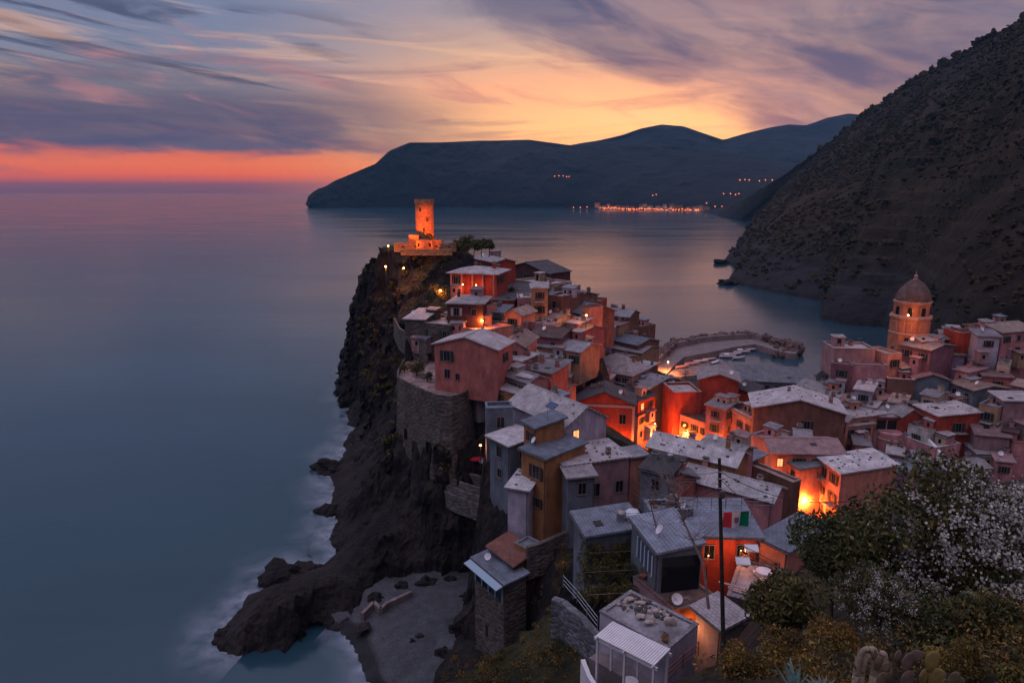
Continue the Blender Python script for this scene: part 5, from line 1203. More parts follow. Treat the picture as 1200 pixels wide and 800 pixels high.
b_ = MB(); b_.box((-L_*.1,-q['hy']-.04,q['H']-8),(.35,.08,1.3),GLASS); b_.build('slit_window', q['t'])
for hk, u_, ww_, dz_, hh2 in (('v79',0,.9,2.0,2.6),):
    q = HOUSES[hk]; b_ = MB(); b_.box((u_,-q['hy']-.05,q['H']-dz_),(ww_,.08,hh2),GLASS); b_.build('door', q['t'])
q = HOUSES['v25']; b_ = MB(); b_.box((q['hx']*.55,-q['hy']-.04,q['H']-1.6),(1.1,.08,1.5),GLASS); b_.build('opening', q['t'])
q = HOUSES['v68']; b_ = MB(); b_.box((q['hx']*.2,-q['hy']*.5,q['rh'](0,-q['hy']*.5)+.1),(1.7,1.1,.08),mat('solar_glass',(.03,.06,.14),.2,'flat'),rx=math.atan2(2.0,q['hy'])); b_.build('skylight', q['t'])
q = HOUSES['r22']; b_ = MB(); b_.box((0,-q['hy']-.04,q['H']-1.7),(q['hx']*1.7,.08,2.1),GLASS); b_.build('loggia_opening', q['t'])
for k in range(4): b_ = MB(); b_.box((-q['hx']*.85+q['hx']*1.7*k/3,-q['hy']-.12,q['H']-1.7),(.2,.14,2.2),CH); b_.build('loggia_post', q['t'])
q = HOUSES['r28b']; b_ = MB(); b_.box((0,-q['hy']-.04,q['H']-1.5),(q['hx']*1.5,.08,1.9),GLASS); b_.build('loggia_opening', q['t'])
q = HOUSES['r22b']; b_ = MB(); b_.lathe([(q['hx']*.75,0),(q['hx']*.75,q['H']+.9)],(0,-q['hy']+.4,0),wall_mat('rose'),20); b_.lathe([(q['hx']*.8,0),(q['hx']*.8,.3)],(0,-q['hy']+.4,q['H']-.4),wall_mat('cream'),20); b_.build('round_turret', q['t'])
# villa porch columns
q = HOUSES['v1']
for k in range(5): b_ = MB(); b_.tube((-q['hx']+.5+k*(q['hx']*2-1)/4,-q['hy']-.5,0),(-q['hx']+.5+k*(q['hx']*2-1)/4,-q['hy']-.5,q['H']),.2,.18,CORN,8); b_.build('column', q['t'])
# balustrades
for hk in ('v13','v51'):
    q = HOUSES[hk]; b_ = MB(); n = int(q['hx']*2/.35)
    b_.box((0,-q['hy']-.12,q['H']+.95),(q['hx']*2+.2,.26,.12),TRIM)
    for k in range(n): b_.lathe([(.07,0),(.11,.3),(.06,.6),(.09,.85)],(-q['hx']+.2+k*(q['hx']*2-.4)/(n-1),-q['hy']-.14,q['H']+.05),TRIM,6)
    b_.build('balustrade', q['t'])
# balconies with railings on lit street fronts
def balcony(hk, fc, u, dz, L_=1.8):
    q = HOUSES[hk]; H_ = q['H']-dz; b_ = MB()
    if fc == 'f': b_.box((u,-q['hy']-.45,H_),(L_,.9,.12),TRIM); P = [(u-L_/2,-q['hy']-.88),(u+L_/2,-q['hy']-.88)]
    else: b_.box((q['hx']+.45,u,H_),(.9,L_,.12),TRIM); P = [(q['hx']+.88,u-L_/2),(q['hx']+.88,u+L_/2)]
    for k in range(9):
        x, y = P[0][0]+(P[1][0]-P[0][0])*k/8, P[0][1]+(P[1][1]-P[0][1])*k/8; b_.tube((x,y,H_),(x,y,H_+.95),.02,.02,DARKM,4)
    b_.tube((*P[0],H_+.95),(*P[1],H_+.95),.03,.03,DARKM,5); b_.build('balcony', q['t'])
for a_ in (('v55','f',-1.4,2.6),('v55','f',1.4,5.5),('v54','f',.5,2.6),('v52','f',0,2.6),('v50','f',.3,2.6),('v51','f',1,2.7),('v51','f',-2,5.6),('r19','r',.5,3.2),('r27','f',0,2.6),('v43','f',0,2.6),('v37','f',0,2.6),('v7','f',0,2.7)): balcony(*a_)
# bigger roof stairs
wr = wall_run('white outside staircase wall slanting down the right valley side',[(1064,492),(1078,505),(1094,520),(1104,532)],17.2,2.5,.5,WHITE,z2=14.8)
# ---------------- plants ----------------
def leafmat(name, lo, hi, sc=2.0):
    m = bpy.data.materials.new(name); nt, b, o = nodes_of(m); L = nt.links.new
    geo = N(nt,'ShaderNodeNewGeometry'); c1, n1 = noise_col(nt, lo, sc, .5, geo.outputs['Position'], tint=hi, detail=3)
    hs = N(nt,'ShaderNodeMixRGB', blend_type='MULTIPLY'); hs.inputs[0].default_value = 1
    mr = N(nt,'ShaderNodeMapRange'); mr.inputs['To Min'].default_value = .55; mr.inputs['To Max'].default_value = 1.4; L(geo.outputs['Random Per Island'], mr.inputs['Value'])
    L(c1, hs.inputs[1]); L(mr.outputs[0], hs.inputs[2]); L(hs.outputs[0], b.inputs['Base Color']); b.inputs['Roughness'].default_value = .7
    return m
LDARK = leafmat('leaf_dark_green', (.03,.042,.018), (.075,.082,.028)); LOLIVE = leafmat('leaf_olive', (.065,.062,.02), (.15,.11,.035)); LPALE = leafmat('leaf_pale', (.05,.062,.045), (.1,.11,.09))
LRUST = leafmat('leaf_rusty', (.12,.06,.018), (.27,.13,.028)); LYEL = leafmat('leaf_yellow_green', (.09,.08,.024), (.26,.18,.04)); FLOW = leafmat('pale_blossom', (.24,.225,.21), (.42,.4,.37)); BARK = mat('bark',(.06,.045,.04),.95,'plain',scale=4,amt=.4)
BGREY = mat('pale_bark',(.2,.15,.13),.9,'plain',scale=4,amt=.3)
def leaves(b_, c, rad, n, size, m, rnd, fill=.35, sq=(1,1,.85), lumps=7):
    c = Vector(c); cl = []
    for k in range(lumps):
        d_ = Vector((rnd.gauss(0,1),rnd.gauss(0,1),rnd.gauss(0,.8))).normalized()*rnd.uniform(.25,.72); cl.append((d_, rnd.uniform(.28,.5)))
    for k in range(n):
        d0, r0 = rnd.choice(cl); d_ = Vector((rnd.gauss(0,1),rnd.gauss(0,1),rnd.gauss(0,1))).normalized()*r0*(rnd.uniform(fill,1.08)**.5)
        q = d0+d_; p = c + Vector((q.x*sq[0], q.y*sq[1], q.z*sq[2]))*rad
        s_ = size*rnd.uniform(.6,1.4); a = Vector((rnd.gauss(0,1),rnd.gauss(0,1),rnd.gauss(.2,.6))).normalized(); u = a.orthogonal().normalized(); 
        u = (Matrix.Rotation(rnd.uniform(0,6.28),3,a) @ u); w = a.cross(u)
        b_.add([p-u*s_*.35, p-w*s_*.9, p+u*s_*.35, p+w*s_*.9], [(0,1,2,3)], m if not isinstance(m, list) else rnd.choice(m))
def tree(name, label, p, rad, hgt, n, size, m, seed, cat='tree', sq=(1,1,.85), lumps=9, group=None, bark=BARK, trunk_r=.12):
    rnd = random.Random(seed); t = thing(name, label, cat, p, 0, group)
    b_ = MB(); top = Vector((rnd.uniform(-.3,.3)*rad,0,hgt)); b_.path([(0,0,-1),(top.x*.3,0,hgt*.4),top], [trunk_r,trunk_r*.75,trunk_r*.35], bark, 8)
    for k in range(9):
        a = rnd.uniform(0,6.28); s_ = Vector((top.x*.4,0,hgt*rnd.uniform(.35,.9))); e = s_+Vector((math.cos(a),math.sin(a),rnd.uniform(.2,.9)))*rad*rnd.uniform(.5,.85)
        b_.path([s_, s_.lerp(e,.5)+Vector((0,0,.06*rad)), e], [trunk_r*.4,trunk_r*.25,trunk_r*.1], bark, 5)
    b_.build('trunk', t); c = MB(); leaves(c, (top.x*.5,0,hgt), rad, n, size, m, rnd, sq=sq, lumps=lumps); c.build('crown', t); return t
def gz(x, y): return ground(x, y)
def at_px(px, py, d): return Pd(px, py, d)
def bush_px(name, label, px, py, d, rad_px, n, size, m, seed, cat='bush', sq=(1,1,.85), lumps=9, group=None, bark=BARK, **kw):
    c = Pd(px, py, d); g_ = gz(c.x, c.y); k = pxm(d, py); rad = rad_px/k
    hgt = max(.3*rad, c.z-g_); return tree(name, label, (c.x,c.y,c.z-hgt), rad, hgt, n, size, m, seed, cat, sq, lumps, group, bark, trunk_r=max(.03, rad*.045), **kw)
# big near shrubs, right
bush_px('flowering_bush','largest bush at the right, its dark crown covered in pale flower clusters',1125,640,23,112,15000,.13,[LDARK,LDARK,LOLIVE],1,sq=(1.15,1,.95),lumps=16)
bush_px('flowering_bush','pale flowering bush crown at the right picture edge',1195,610,25,70,6500,.13,[LDARK,LOLIVE,LPALE],2,lumps=10)
rnd = random.Random(77)
for (px,py,d,rp,lb_,n_) in ((1120,612,21.6,95,'big right hand bush',300),(1190,600,23.5,60,'edge bush',110),(1040,700,16.6,48,'round middle bush',80)):
    pass
def blossoms(obj_t, c, rad, n, seed, sq=(1.1,1,.9), size=.055):
    rnd = random.Random(seed); b_ = MB(); c = Vector(c)-obj_t.location
    for k in range(n):
        d_ = Vector((rnd.gauss(0,1), -abs(rnd.gauss(0,1)), rnd.gauss(.35,.8))).normalized()*rnd.uniform(.72,1.02)
        p = c+Vector((d_.x*sq[0],d_.y*sq[1],d_.z*sq[2]))*rad
        for j in range(rnd.randint(18,44)):
            q = p+Vector((rnd.gauss(0,1),rnd.gauss(0,1),rnd.gauss(0,.7)))*size*rnd.choice((2.0,3.2,4.2)); a = Vector((rnd.gauss(0,1),rnd.gauss(-.6,1),rnd.gauss(.5,.6))).normalized(); u = a.orthogonal().normalized(); w = a.cross(u); s_ = size*rnd.uniform(.5,1.1)
            b_.add([q-u*s_,q-w*s_,q+u*s_,q+w*s_],[(0,1,2,3)],FLOW)
    b_.build('blossom', obj_t)
roots = [o for o in COL.objects if o.name.startswith('flowering_bush')]
blossoms(roots[0], Pd(1125,630,23), 100/pxm(23,630), 190, 5, size=.06); blossoms(roots[1], Pd(1195,606,25), 64/pxm(25,606), 80, 6, size=.06)
bush_px('evergreen_tree','dark round evergreen tree just right of the flag roofs',985,640,26,70,9000,.12,[LDARK],3,cat='tree',lumps=12)
bush_px('evergreen_tree','dark lower evergreen filling the gap left of the pale round bush',925,700,20,58,6000,.10,[LDARK,LOLIVE],4,cat='tree',lumps=10)
bush_px('pale_bush','round bush with pale grey leaf tips in front of the dark evergreens',1030,705,16,56,6500,.065,[LOLIVE,LPALE,LDARK],6,lumps=11); 
pb_ = [o for o in COL.objects if o.name.startswith('pale_bush')][0]; blossoms(pb_, Pd(1030,695,16), 50/pxm(16,695), 55, 8, size=.02)
bush_px('evergreen_bush','black green bush under the largest flowering bush',1120,730,15,80,7000,.08,[LDARK],7,lumps=12)
bush_px('evergreen_bush','dark bush in the lower right corner of the picture',1185,745,13,70,6000,.07,[LDARK,LOLIVE],8,lumps=10)
bush_px('rusty_bush','rust orange heath bush at the bottom beside the pole foot',868,785,13,38,4500,.04,[LRUST,LOLIVE,LYEL],9,lumps=9)
bush_px('rusty_bush','rust and yellow bush behind the blue green agave',925,765,12.5,42,5000,.035,[LRUST,LYEL,LOLIVE],10,lumps=10)
bush_px('rusty_bush','olive bush between the rusty bushes and the cactus clump',978,745,13,36,4200,.035,[LOLIVE,LYEL,LRUST],11,lumps=9)
bush_px('yellow_bush','yellow green bush right of the cactus clump',1128,770,10,40,4200,.03,[LYEL,LOLIVE],12,lumps=9)
bush_px('yellow_bush','brownish green bush left of the cactus clump at the bottom edge',985,800,10,34,3200,.03,[LRUST,LOLIVE],13,lumps=8)
bush_px('yellow_bush','low yellow bush in the bottom right corner',1185,795,9,36,3500,.03,[LYEL,LDARK],14,lumps=8)
# extra growth on the slope between
rnd = random.Random(31); b_ = MB()
for k in range(46):
    px, py = rnd.uniform(860,1230), rnd.uniform(690,830); d = rnd.uniform(9,17); c = Pd(px,py,d); g_ = gz(c.x,c.y); leaves(b_, (c.x,c.y,g_+.25), rnd.uniform(.5,.9), 260, .05, [LDARK,LOLIVE,LOLIVE,LRUST] , rnd, lumps=5)
b_.build('undergrowth', kind='stuff', label='low tangled undergrowth covering the near hillside')
# prickly pears and agave
PADM = mat('cactus_pad',(.12,.12,.07),.7,'plain',scale=6,amt=.35,tint=(.2,.14,.09)); PADP = mat('cactus_pad_ripe',(.26,.2,.07),.7,'plain',scale=6,amt=.3); PADG = mat('cactus_pad_grey',(.17,.12,.10),.7,'plain',scale=6,amt=.3)
def cactus(px, py, d, pads, label, m, sc=.78):
    c = Pd(px,py,d); t = thing('prickly_pear', label, 'cactus', c, 0)
    for (dx,dz,r_,rz_,tl) in pads:
        b_ = MB(); bm = bmesh.new(); bmesh.ops.create_uvsphere(bm, u_segments=16, v_segments=10, radius=1); M = Matrix.Translation((dx*sc,rnd.uniform(-.06,.06),dz*sc)) @ Matrix.Rotation(rz_,4,'Z') @ Matrix.Rotation(tl,4,'Y')
        vs = [M @ Vector((v.co.x*r_*sc*(.82+.18*v.co.z), v.co.y*.18*r_*sc, v.co.z*r_*1.35*sc)) for v in bm.verts]; b_.add(vs, [[v.index for v in f.verts] for f in bm.faces], m); bm.free(); b_.build('pad', t, smooth=True)
    return t
cactus(1062,775,8,[(0,0,.15,.3,.1),(.13,.1,.12,-.4,.5),(-.14,.08,.12,.5,-.5),(.02,-.35,.17,.2,0),(-.2,-.3,.13,.8,-.3)],'grey pink prickly pear in the middle of the bottom edge',PADG)
cactus(1092,775,8,[(0,0,.16,.1,0),(.1,-.3,.15,-.4,.3),(-.1,-.32,.14,.4,-.2)],'prickly pear with one bright yellow round pad',PADP)
cactus(1030,778,8,[(0,0,.11,.2,0),(-.1,.18,.09,.6,-.3),(.05,-.3,.14,.2,.1),(.16,-.1,.1,-.3,.5)],'brown green prickly pear just left of the grey pink one',PADM)
cactus(1115,795,7.5,[(0,0,.13,.1,.2),(-.15,-.1,.12,.5,-.3),(.14,-.12,.11,-.5,.4)],'low olive prickly pear right of the bright yellow pad',PADM)
# columnar cactus: arched pale stems
CACT = mat('pale_cactus_stem',(.3,.24,.18),.8,'plain',scale=6,amt=.3)
t = thing('column_cactus','pale arched cactus stems rising above the prickly pears','cactus',Pd(1012,790,9))
for (x0,x1,hh_,r_) in ((-.12,-.02,.62,.045),(-.02,.03,.45,.04),(.16,.10,.6,.06),(.3,.26,.5,.055)):
    b_ = MB(); P = [Vector((x0,0,-.4))]+[Vector((x0+(x1-x0)*(i/28)**2*1.2, 0, .72*hh_*math.sin(i/28*math.pi/2))) for i in range(29)]; b_.path(P, [r_*(1-.005*i) for i in range(30)], CACT, 12); b_.blob(P[-1], r_*.95, CACT, amp=.05, sub=2); b_.build('stem', t, smooth=True)
AG = mat('agave_leaf',(.07,.13,.12),.6,'plain',scale=5,amt=.25,tint=(.12,.2,.18))
def agave(px,py,d,n,ln,label,seed,m=AG):
    rnd = random.Random(seed); c = Pd(px,py,d); t = thing('agave', label, 'agave', c, 0)
    for k in range(n):
        a = k*2.4+rnd.uniform(-.2,.2); el = rnd.uniform(.5,1.25); L_ = ln*rnd.uniform(.7,1.1); b_ = MB(); vs = []; N_ = 7; hd_ = Vector((math.cos(a),math.sin(a),0)); sd = Vector((-hd_.y,hd_.x,0))
        for i in range(N_+1):
            u = i/N_; wd = ln*.075*(1-u)**.7*(1+.8*u*(1-u)*2)+.002; p = hd_*L_*math.cos(el)*u+Vector((0,0,L_*math.sin(el)*u-.25*L_*u*u*math.cos(el)))
            vs += [p-sd*wd+Vector((0,0,wd*.35)), p-Vector((0,0,wd*.25)), p+sd*wd+Vector((0,0,wd*.35))]
        fs = [(i*3+j,i*3+j+1,(i+1)*3+j+1,(i+1)*3+j) for i in range(N_) for j in range(2)]; b_.add(vs, fs, m); b_.build('leaf', t, smooth=True)
agave(930,815,8.5,14,.55,'blue green agave with long pointed leaves at the bottom edge',3); agave(962,812,8.2,12,.36,'smaller grey green agave right of the big blue green agave',4,mat('agave_leaf_grey',(.12,.15,.13),.6,'plain',scale=5,amt=.25))
# terraced hedge below the slate blue roof
for i,(x0,x1,y,z_,lb_) in enumerate(((692,742,632,29.9,'top dark hedge strip with reddish tips on the wired terrace'),(688,742,652,29.2,'second dark hedge strip on the wired terrace'),(684,744,674,28.6,'third dark hedge strip on the wired terrace'),(686,742,700,28.2,'bottom olive hedge strip on the wired terrace'))):
    a, b2 = Pz(x0,y,z_), Pz(x1,y-3,z_); t = thing('hedge', lb_, 'hedge', a, 0); rnd = random.Random(40+i); c = MB()
    for k in range(7): p = a.lerp(b2,k/6)-a; leaves(c, p+Vector((0,0,.25)), 1.25, 1100, .09, [LDARK,LDARK,LOLIVE] if i<3 else [LOLIVE,LDARK], rnd, lumps=5, sq=(.8,.9,1.0))
    if i == 0:
        for k in range(200): p = a.lerp(b2,rnd.random())-a+Vector((0,rnd.uniform(-.3,.3),rnd.uniform(.6,1.0))); c.add([p-Vector((.03,0,0)),p+Vector((.03,0,0)),p+Vector((rnd.uniform(-.05,.05),0,rnd.uniform(.15,.4)))],[(0,1,2)],LRUST)
    c.build('foliage', t)
    if i: 
        w_ = MB()
        for q in (0,.5,1): p = a.lerp(b2,q)-a; w_.tube(p+Vector((0,-1.0,-.8)), p+Vector((0,-1.0,1.0)), .03,.03,WOOD,5)
        w_.tube(Vector((0,-1.0,.9)), b2-a+Vector((0,-1.0,.9)), .018,.018,METAL,4); w_.build('wire_frame', t)
# leafless trees
def bare_tree(name, label, p, pts, seed, r0=.09, m=BGREY, spread=.5, n=26):
    rnd = random.Random(seed); t = thing(name, label, 'tree', p); b_ = MB()
    P = [Vector(q) for q in pts]; b_.path(P, [r0*(1-.6*i/(len(P)-1)) for i in range(len(P))], m, 7); b_.build('trunk', t)
    c = MB()
    for k in range(n):
        i = rnd.randint(max(0,len(P)//2-1), len(P)-1); s_ = P[i]; d_ = Vector((rnd.gauss(0,1),rnd.gauss(0,1),abs(rnd.gauss(.6,.6)))).normalized(); L_ = spread*rnd.uniform(.6,1.4); q = [s_]; 
        for j in range(4): d_ = (d_+Vector((rnd.gauss(0,.25),rnd.gauss(0,.25),rnd.gauss(-.05,.2)))).normalized(); q.append(q[-1]+d_*L_/4)
        c.path(q, [r0*.3,r0*.22,r0*.16,r0*.1,r0*.05], m, 4)
        for j in range(3): e = q[rnd.randint(1,4)]; c.path([e, e+Vector((rnd.gauss(0,1),rnd.gauss(0,1),rnd.gauss(.4,.7))).normalized()*L_*.4],[r0*.12,r0*.04],m,3)
    c.build('crown', t); return t
p = Pz(802,458,3); bare_tree('bare_tree','leafless round tree standing by the harbour square, left of the huge red building',p,[(0,0,0),(0,0,2.0),(.2,0,3.6),(.1,0,5)],1,r0=.2,spread=2.6,n=70)
p = Pd(832,690,42); tp2 = Pd(801,610,44)-p; bare_tree('bare_tree','bare crooked tree leaning left across the blue grey roofs behind the pole',p,[(0,0,-1.5),tp2*.35+Vector((.2,0,0)),tp2*.7+Vector((.05,0,.1)),tp2,tp2+Vector((-.5,0,1.6)),tp2+Vector((-1.2,.2,2.6))],2,r0=.11,spread=2.0,n=46)
p = Pd(775,640,50); tp3 = Pd(762,590,50)-p; bare_tree('bare_tree','thin bare tree between the two blue grey roofs and the pink red gabled house',p,[(0,0,-1),tp3*.5,tp3,tp3+Vector((.4,0,.9))],5,r0=.07,spread=1.8,n=34)
# ridge trees and bushes
def small_tree(px,py,z_,rad,hgt,m,seed,label,name='tree',cat='tree',n=900,size=.22,sq=(1,1,.8),group=None): p = Pz(px,py,z_) if z_ is not None else Pd(px,py,150); return tree(name,label,p,rad,hgt,n,size,m,seed,cat,sq,6,group,trunk_r=.12)
for i,(px,r_,lb_) in enumerate(((536,2.0,'leftmost dark tree on the castle hill crest, beside the lit parapet'),(545,2.5,'second dark tree from the castle on the hill crest'),(555,2.6,'third dark tree from the castle on the hill crest'),(564,2.4,'fourth dark tree from the castle on the hill crest'),(573,2.0,'rightmost dark tree on the castle hill crest'))):
    p = Pd(px,296,160-i); tree('holm_oak',lb_,(p.x,p.y,p.z),r_,2.0,1400,.26,[LDARK],50+i,lumps=7,group='dark trees on the castle hill crest')
p = Pd(502,278,162); tree('holm_oak','dark shrub growing against the foot of the floodlit tower',(p.x,p.y,p.z-1.4),1.5,1.6,600,.2,[LDARK],60,lumps=5,sq=(1.3,1,.7))
small_tree(488,441,28.4,2.3,1.8,[LOLIVE,LDARK],61,'green garden tree on the bastion terrace left of the pink house','garden_tree',n=1800,size=.16)
small_tree(500,447,28.4,1.4,1.0,[LDARK],62,'dark garden shrub at the corner of the pink house','garden_shrub','shrub',n=700,size=.14)
small_tree(474,436,28.4,1.2,.9,[LDARK,LOLIVE],63,'small shrub behind the left end of the bastion parapet','garden_shrub','shrub',n=600,size=.14)
small_tree(515,352,38,2.6,1.8,[LOLIVE,LDARK],64,'olive bush lit by a lamp, left of the dark hip roofed villa','garden_shrub','shrub',n=1200,size=.2)
small_tree(588,345,36,3.0,2.0,[LDARK],65,'dark tree mass right of the lit villa','garden_tree',n=1600,size=.22)
small_tree(600,350,35,2.4,1.6,[LDARK],66,'dark lower tree beside the dip, under the wine coloured house','garden_tree',n=1200,size=.22)
small_tree(1188,492,19,2.2,2.6,[LDARK],67,'dark leafy tree below the pale pinkish awning roof','garden_tree',n=1300,size=.2)
small_tree(1106,516,14.8,.9,.8,[LDARK,LOLIVE],68,'potted shrub on the white box terrace','potted_shrub','plant',n=350,size=.12)
small_tree(690,650,29,.7,.5,[LOLIVE],69,'yellowish shrub at the left end of the wired terrace','garden_shrub','shrub',n=400,size=.09)
small_tree(660,675,26,1.0,.7,[LOLIVE,LRUST],70,'brown shrub on top of the grey retaining wall','garden_shrub','shrub',n=500,size=.1)
small_tree(672,790,22,1.2,.8,[LRUST,LYEL,LOLIVE],71,'rust coloured bush at the foot of the grey retaining wall','garden_shrub','shrub',n=900,size=.08)
# vegetation on the west cliff and slopes
rnd = random.Random(90); b_ = MB()
for k in range(420):
    px, py = rnd.uniform(420,530), rnd.uniform(297,560); 
    d0 = None
    # march down the ray to the ground
    r_ = ray(px,py); tt = 60
    while tt < 240:
        q = Vector((0,0,H0))+r_*tt
        if q.z < ground(q.x,q.y): break
        tt += 1.0
    if tt >= 240: continue
    if q.z < 13+6*noise.noise(q*.1) or noise.noise(q*.12) < -.05: continue
    leaves(b_, (q.x,q.y,q.z+.3), rnd.uniform(.8,1.9), 60, .3, [LDARK,LOLIVE,LDARK,LRUST] if rnd.random()<.4 else [LDARK,LOLIVE], rnd, lumps=3, sq=(1,1,.7))
for k in range(150):
    px, py = rnd.choice(((rnd.uniform(600,700), rnd.uniform(735,800)), (rnd.uniform(600,665), rnd.uniform(640,740)), (rnd.uniform(520,600), rnd.uniform(765,800))))
    r_ = ray(px,py); tt = 25
    while tt < 120:
        q = Vector((0,0,H0))+r_*tt
        if q.z < ground(q.x,q.y): break
        tt += .5
    if tt >= 120 or q.z < 4: continue
    leaves(b_, (q.x,q.y,q.z+.15), rnd.uniform(.35,.95), 150, .085, rnd.choice(([LDARK,LOLIVE],[LRUST,LOLIVE],[LDARK,LRUST],[LOLIVE,LYEL])), rnd, lumps=4, sq=(1,1,.7))
b_.build('cliff_scrub', kind='stuff', label='scrubby bushes clinging to the cliffs and steep slopes')
# trees on the skyline of the near hillside, sticking up along the ridge
rnd = random.Random(8)
ridge = [HV[HR*HW+c] for c in range(HW)]
for k in range(120):
    c = rnd.randint(30, HW-2); p = ridge[c]
    if p.x/p.y > .82: continue
    rad = rnd.uniform(1.6,3.4)*(p.y/750); b_ = MB()
    t = thing('ridge_tree','small dark tree silhouetted on the hillside skyline','tree',(p.x+rnd.uniform(-2,2),p.y-2,p.z-1.5),0,'trees along the hillside skyline')
    b_.tube((0,0,-2),(0,0,rad*1.2),.3,.15,BARK,5); b_.build('trunk', t); b_ = MB(); b_.blob((0,0,rad*1.3),rad,SCRUB,seed=k,sub=2,amp=.6,sq=(1,1,rnd.uniform(.8,1.5))); b_.build('crown', t)
# boulders off the cliffs
def boulder(px, py, r_, seed, label):
    p = Pz(px,py,0); b_ = MB(); b_.blob((0,0,r_*.15), r_, ROCK, seed=seed, sub=3, amp=.5, sq=(1.2,1,.55))
    b_.v = [tuple(Vector(v)+Vector(v).normalized()*noise.noise(Vector(v)*1.4+Vector((seed,0,0)))*r_*.25) for v in b_.v]; o_ = b_.build('sea_rock'); o_.location = (p.x,p.y,0); tag(o_, label, 'rock', 'rocks standing in the sea')
for i,(px,py,r_,lb_) in enumerate(((383,549,2.4,'flat dark rock farthest out from the middle of the cliff foot'),(394,553,2.0,'dark rock tucked between the flat rock and the cliff foot'),(413,432,3,'small dark rock at the far cliff foot'),(386,600,1.8,'rock at the cliff foot below the flat outlying rock'),(268,748,1.8,'big rounded rock at the seaward tip of the promontory'),(330,676,2.6,'rounded rock on the outer side of the promontory'),(355,670,2.2,'rock where the promontory joins the cliff'),(846,309,5,'dark rock off the end of the far spur'),(853,333,4.5,'dark islet off the lower hillside shore'),(862,330,4,'low reef rock beside the islet off the lower hillside shore'))): boulder(px,py,r_,i*3+1,lb_)

for i,(px,py,r_,lb_) in enumerate(((470,686,.9,'boulder at the back of the beach nearest the sea wall'),(500,682,1.2,'large boulder at the foot of the dark cove cliff'),(528,680,.8,'boulder under the dark cove cliff, right of the large one'),(548,700,1.0,'boulder on the beach beside the tall stone house rock'),(535,738,.9,'boulder where the beach meets the right hand rocks'),(522,765,1.1,'lowest boulder on the right side of the beach'),(492,745,.5,'small reddish stone out on the open beach'),(484,750,.4,'smallest stone out on the open beach'),(440,700,1.0,'boulder between the promontory and the sea wall'),(425,735,.8,'boulder at the promontory side of the beach'))):
    p = Pz(px,py,1.6); b_ = MB(); b_.blob((0,0,0), r_, ROCK, seed=i*5+2, sub=3, amp=.55, sq=(1.2,1,.7)); o_ = b_.build('boulder'); o_.location = (p.x,p.y,1.5); tag(o_, lb_, 'boulder', 'boulders on the pebble beach')
POT = mat('terracotta_pot',(.3,.12,.07),.8,'plain',scale=4,amt=.3)
def pot(p, label, m, seed, r_=.3):
    rnd = random.Random(seed); t = thing('potted_plant', label, 'plant', p, 0, 'potted plants on the terraces'); b_ = MB(); b_.lathe([(r_*.55,0),(r_*.8,r_*1.2),(r_*.9,r_*1.25),(r_*.7,r_*1.2)],(0,0,0),POT,12); b_.build('pot', t); c = MB(); leaves(c,(0,0,r_*2.1),r_*1.8,220,.06,m,rnd,lumps=5); c.build('foliage', t)
for i,(hk,u,v,lb_,m) in enumerate((('v78',-.8,-.7,'potted plant at the near corner of the mauve brown terrace',[LOLIVE]),('v78',.75,-.8,'potted plant at the right edge of the mauve brown terrace',[LDARK]),('v86',.8,-.75,'potted plant on the near right corner of the rubble roof',[LOLIVE,LYEL]),('v84',.7,.8,'potted plant at the back of the grey paved terrace',[LDARK]),('v84',-.7,.75,'potted plant beside the dark balustrade on the grey terrace',[LRUST,LOLIVE]),('v83',-.6,0,'potted plant on the cluttered blue grey roof, left end',[LOLIVE]),('v83',.5,.2,'potted plant on the cluttered blue grey roof, right end',[LDARK]),('r25',.5,-.3,'potted plant at the right end of the white box terrace',[LDARK]),('r25',-.6,-.4,'potted plant at the left end of the white box terrace',[LOLIVE]))): pot(on(hk,u,v), lb_, m, 200+i)
wire(Pd(843,552,30), Pd(1010,585,30), .7, 'overhead cable running right from the dark pole into the trees')
wire(Pd(843,571,30), on('v64',0,0,1.0), .7, 'overhead cable from the dark pole to the smooth slate blue roof')
wire(on('v58',0,0,2.5), on('v68',0,0,2.6), .5, 'cable strung between the wide mauve house and the lilac gable roof')
for i,(hk,lb_) in enumerate((('v62','grey water tank on the low teal grey roof'),('v83','grey water tank on the cluttered blue grey roof'),('v64','small grey water tank on the smooth slate blue roof'))):
    p = on(hk,.3,.4,.1); t = thing('water_tank', lb_, 'water tank', p); b_ = MB(); b_.lathe([(.38,.15),(.42,.2),(.42,.95),(.36,1.02),(.1,1.1)],(0,0,0),METAL,14); b_.build('drum', t); b_ = MB()
    for a in range(3): b_.box((.3*math.cos(a*2.1),.3*math.sin(a*2.1),.08),(.08,.08,.2),DARKM)
    b_.build('leg', t)
# ---------------- lamps ----------------
def street_lamp(px, py, d, watts, label, col=(1.0,.26,.045), wall_side=1, hgt=3.2, hidden=False, z=None, kind='pole', es_r=.16):
    p = Pd(px,py,d) if z is None else Pz(px,py,z)
    t = thing('street_lamp', label, 'street lamp', (p.x,p.y,p.z-hgt))
    b_ = MB()
    b_.tube((0,.12,-.6),(0,.12,hgt+.15),.06,.04,DARKM,6); b_.tube((0,.12,hgt+.12),(0,-.08,hgt+.2),.03,.03,DARKM,5); b_.build('post', t)
    b_ = MB(); b_.lathe([(.22,.1),(.16,.18),(.04,.26)],(0,-.08,hgt+.02),DARKM,8); b_.build('hood', t)
    b_ = MB(); b_.blob((0,-.08,hgt), es_r, LAMPON, amp=0, sub=2); b_.build('globe', t)
    point_light(t, (0,-.3,hgt-.05), watts, col, r=.2); return t
K = LAMPK = 1.0
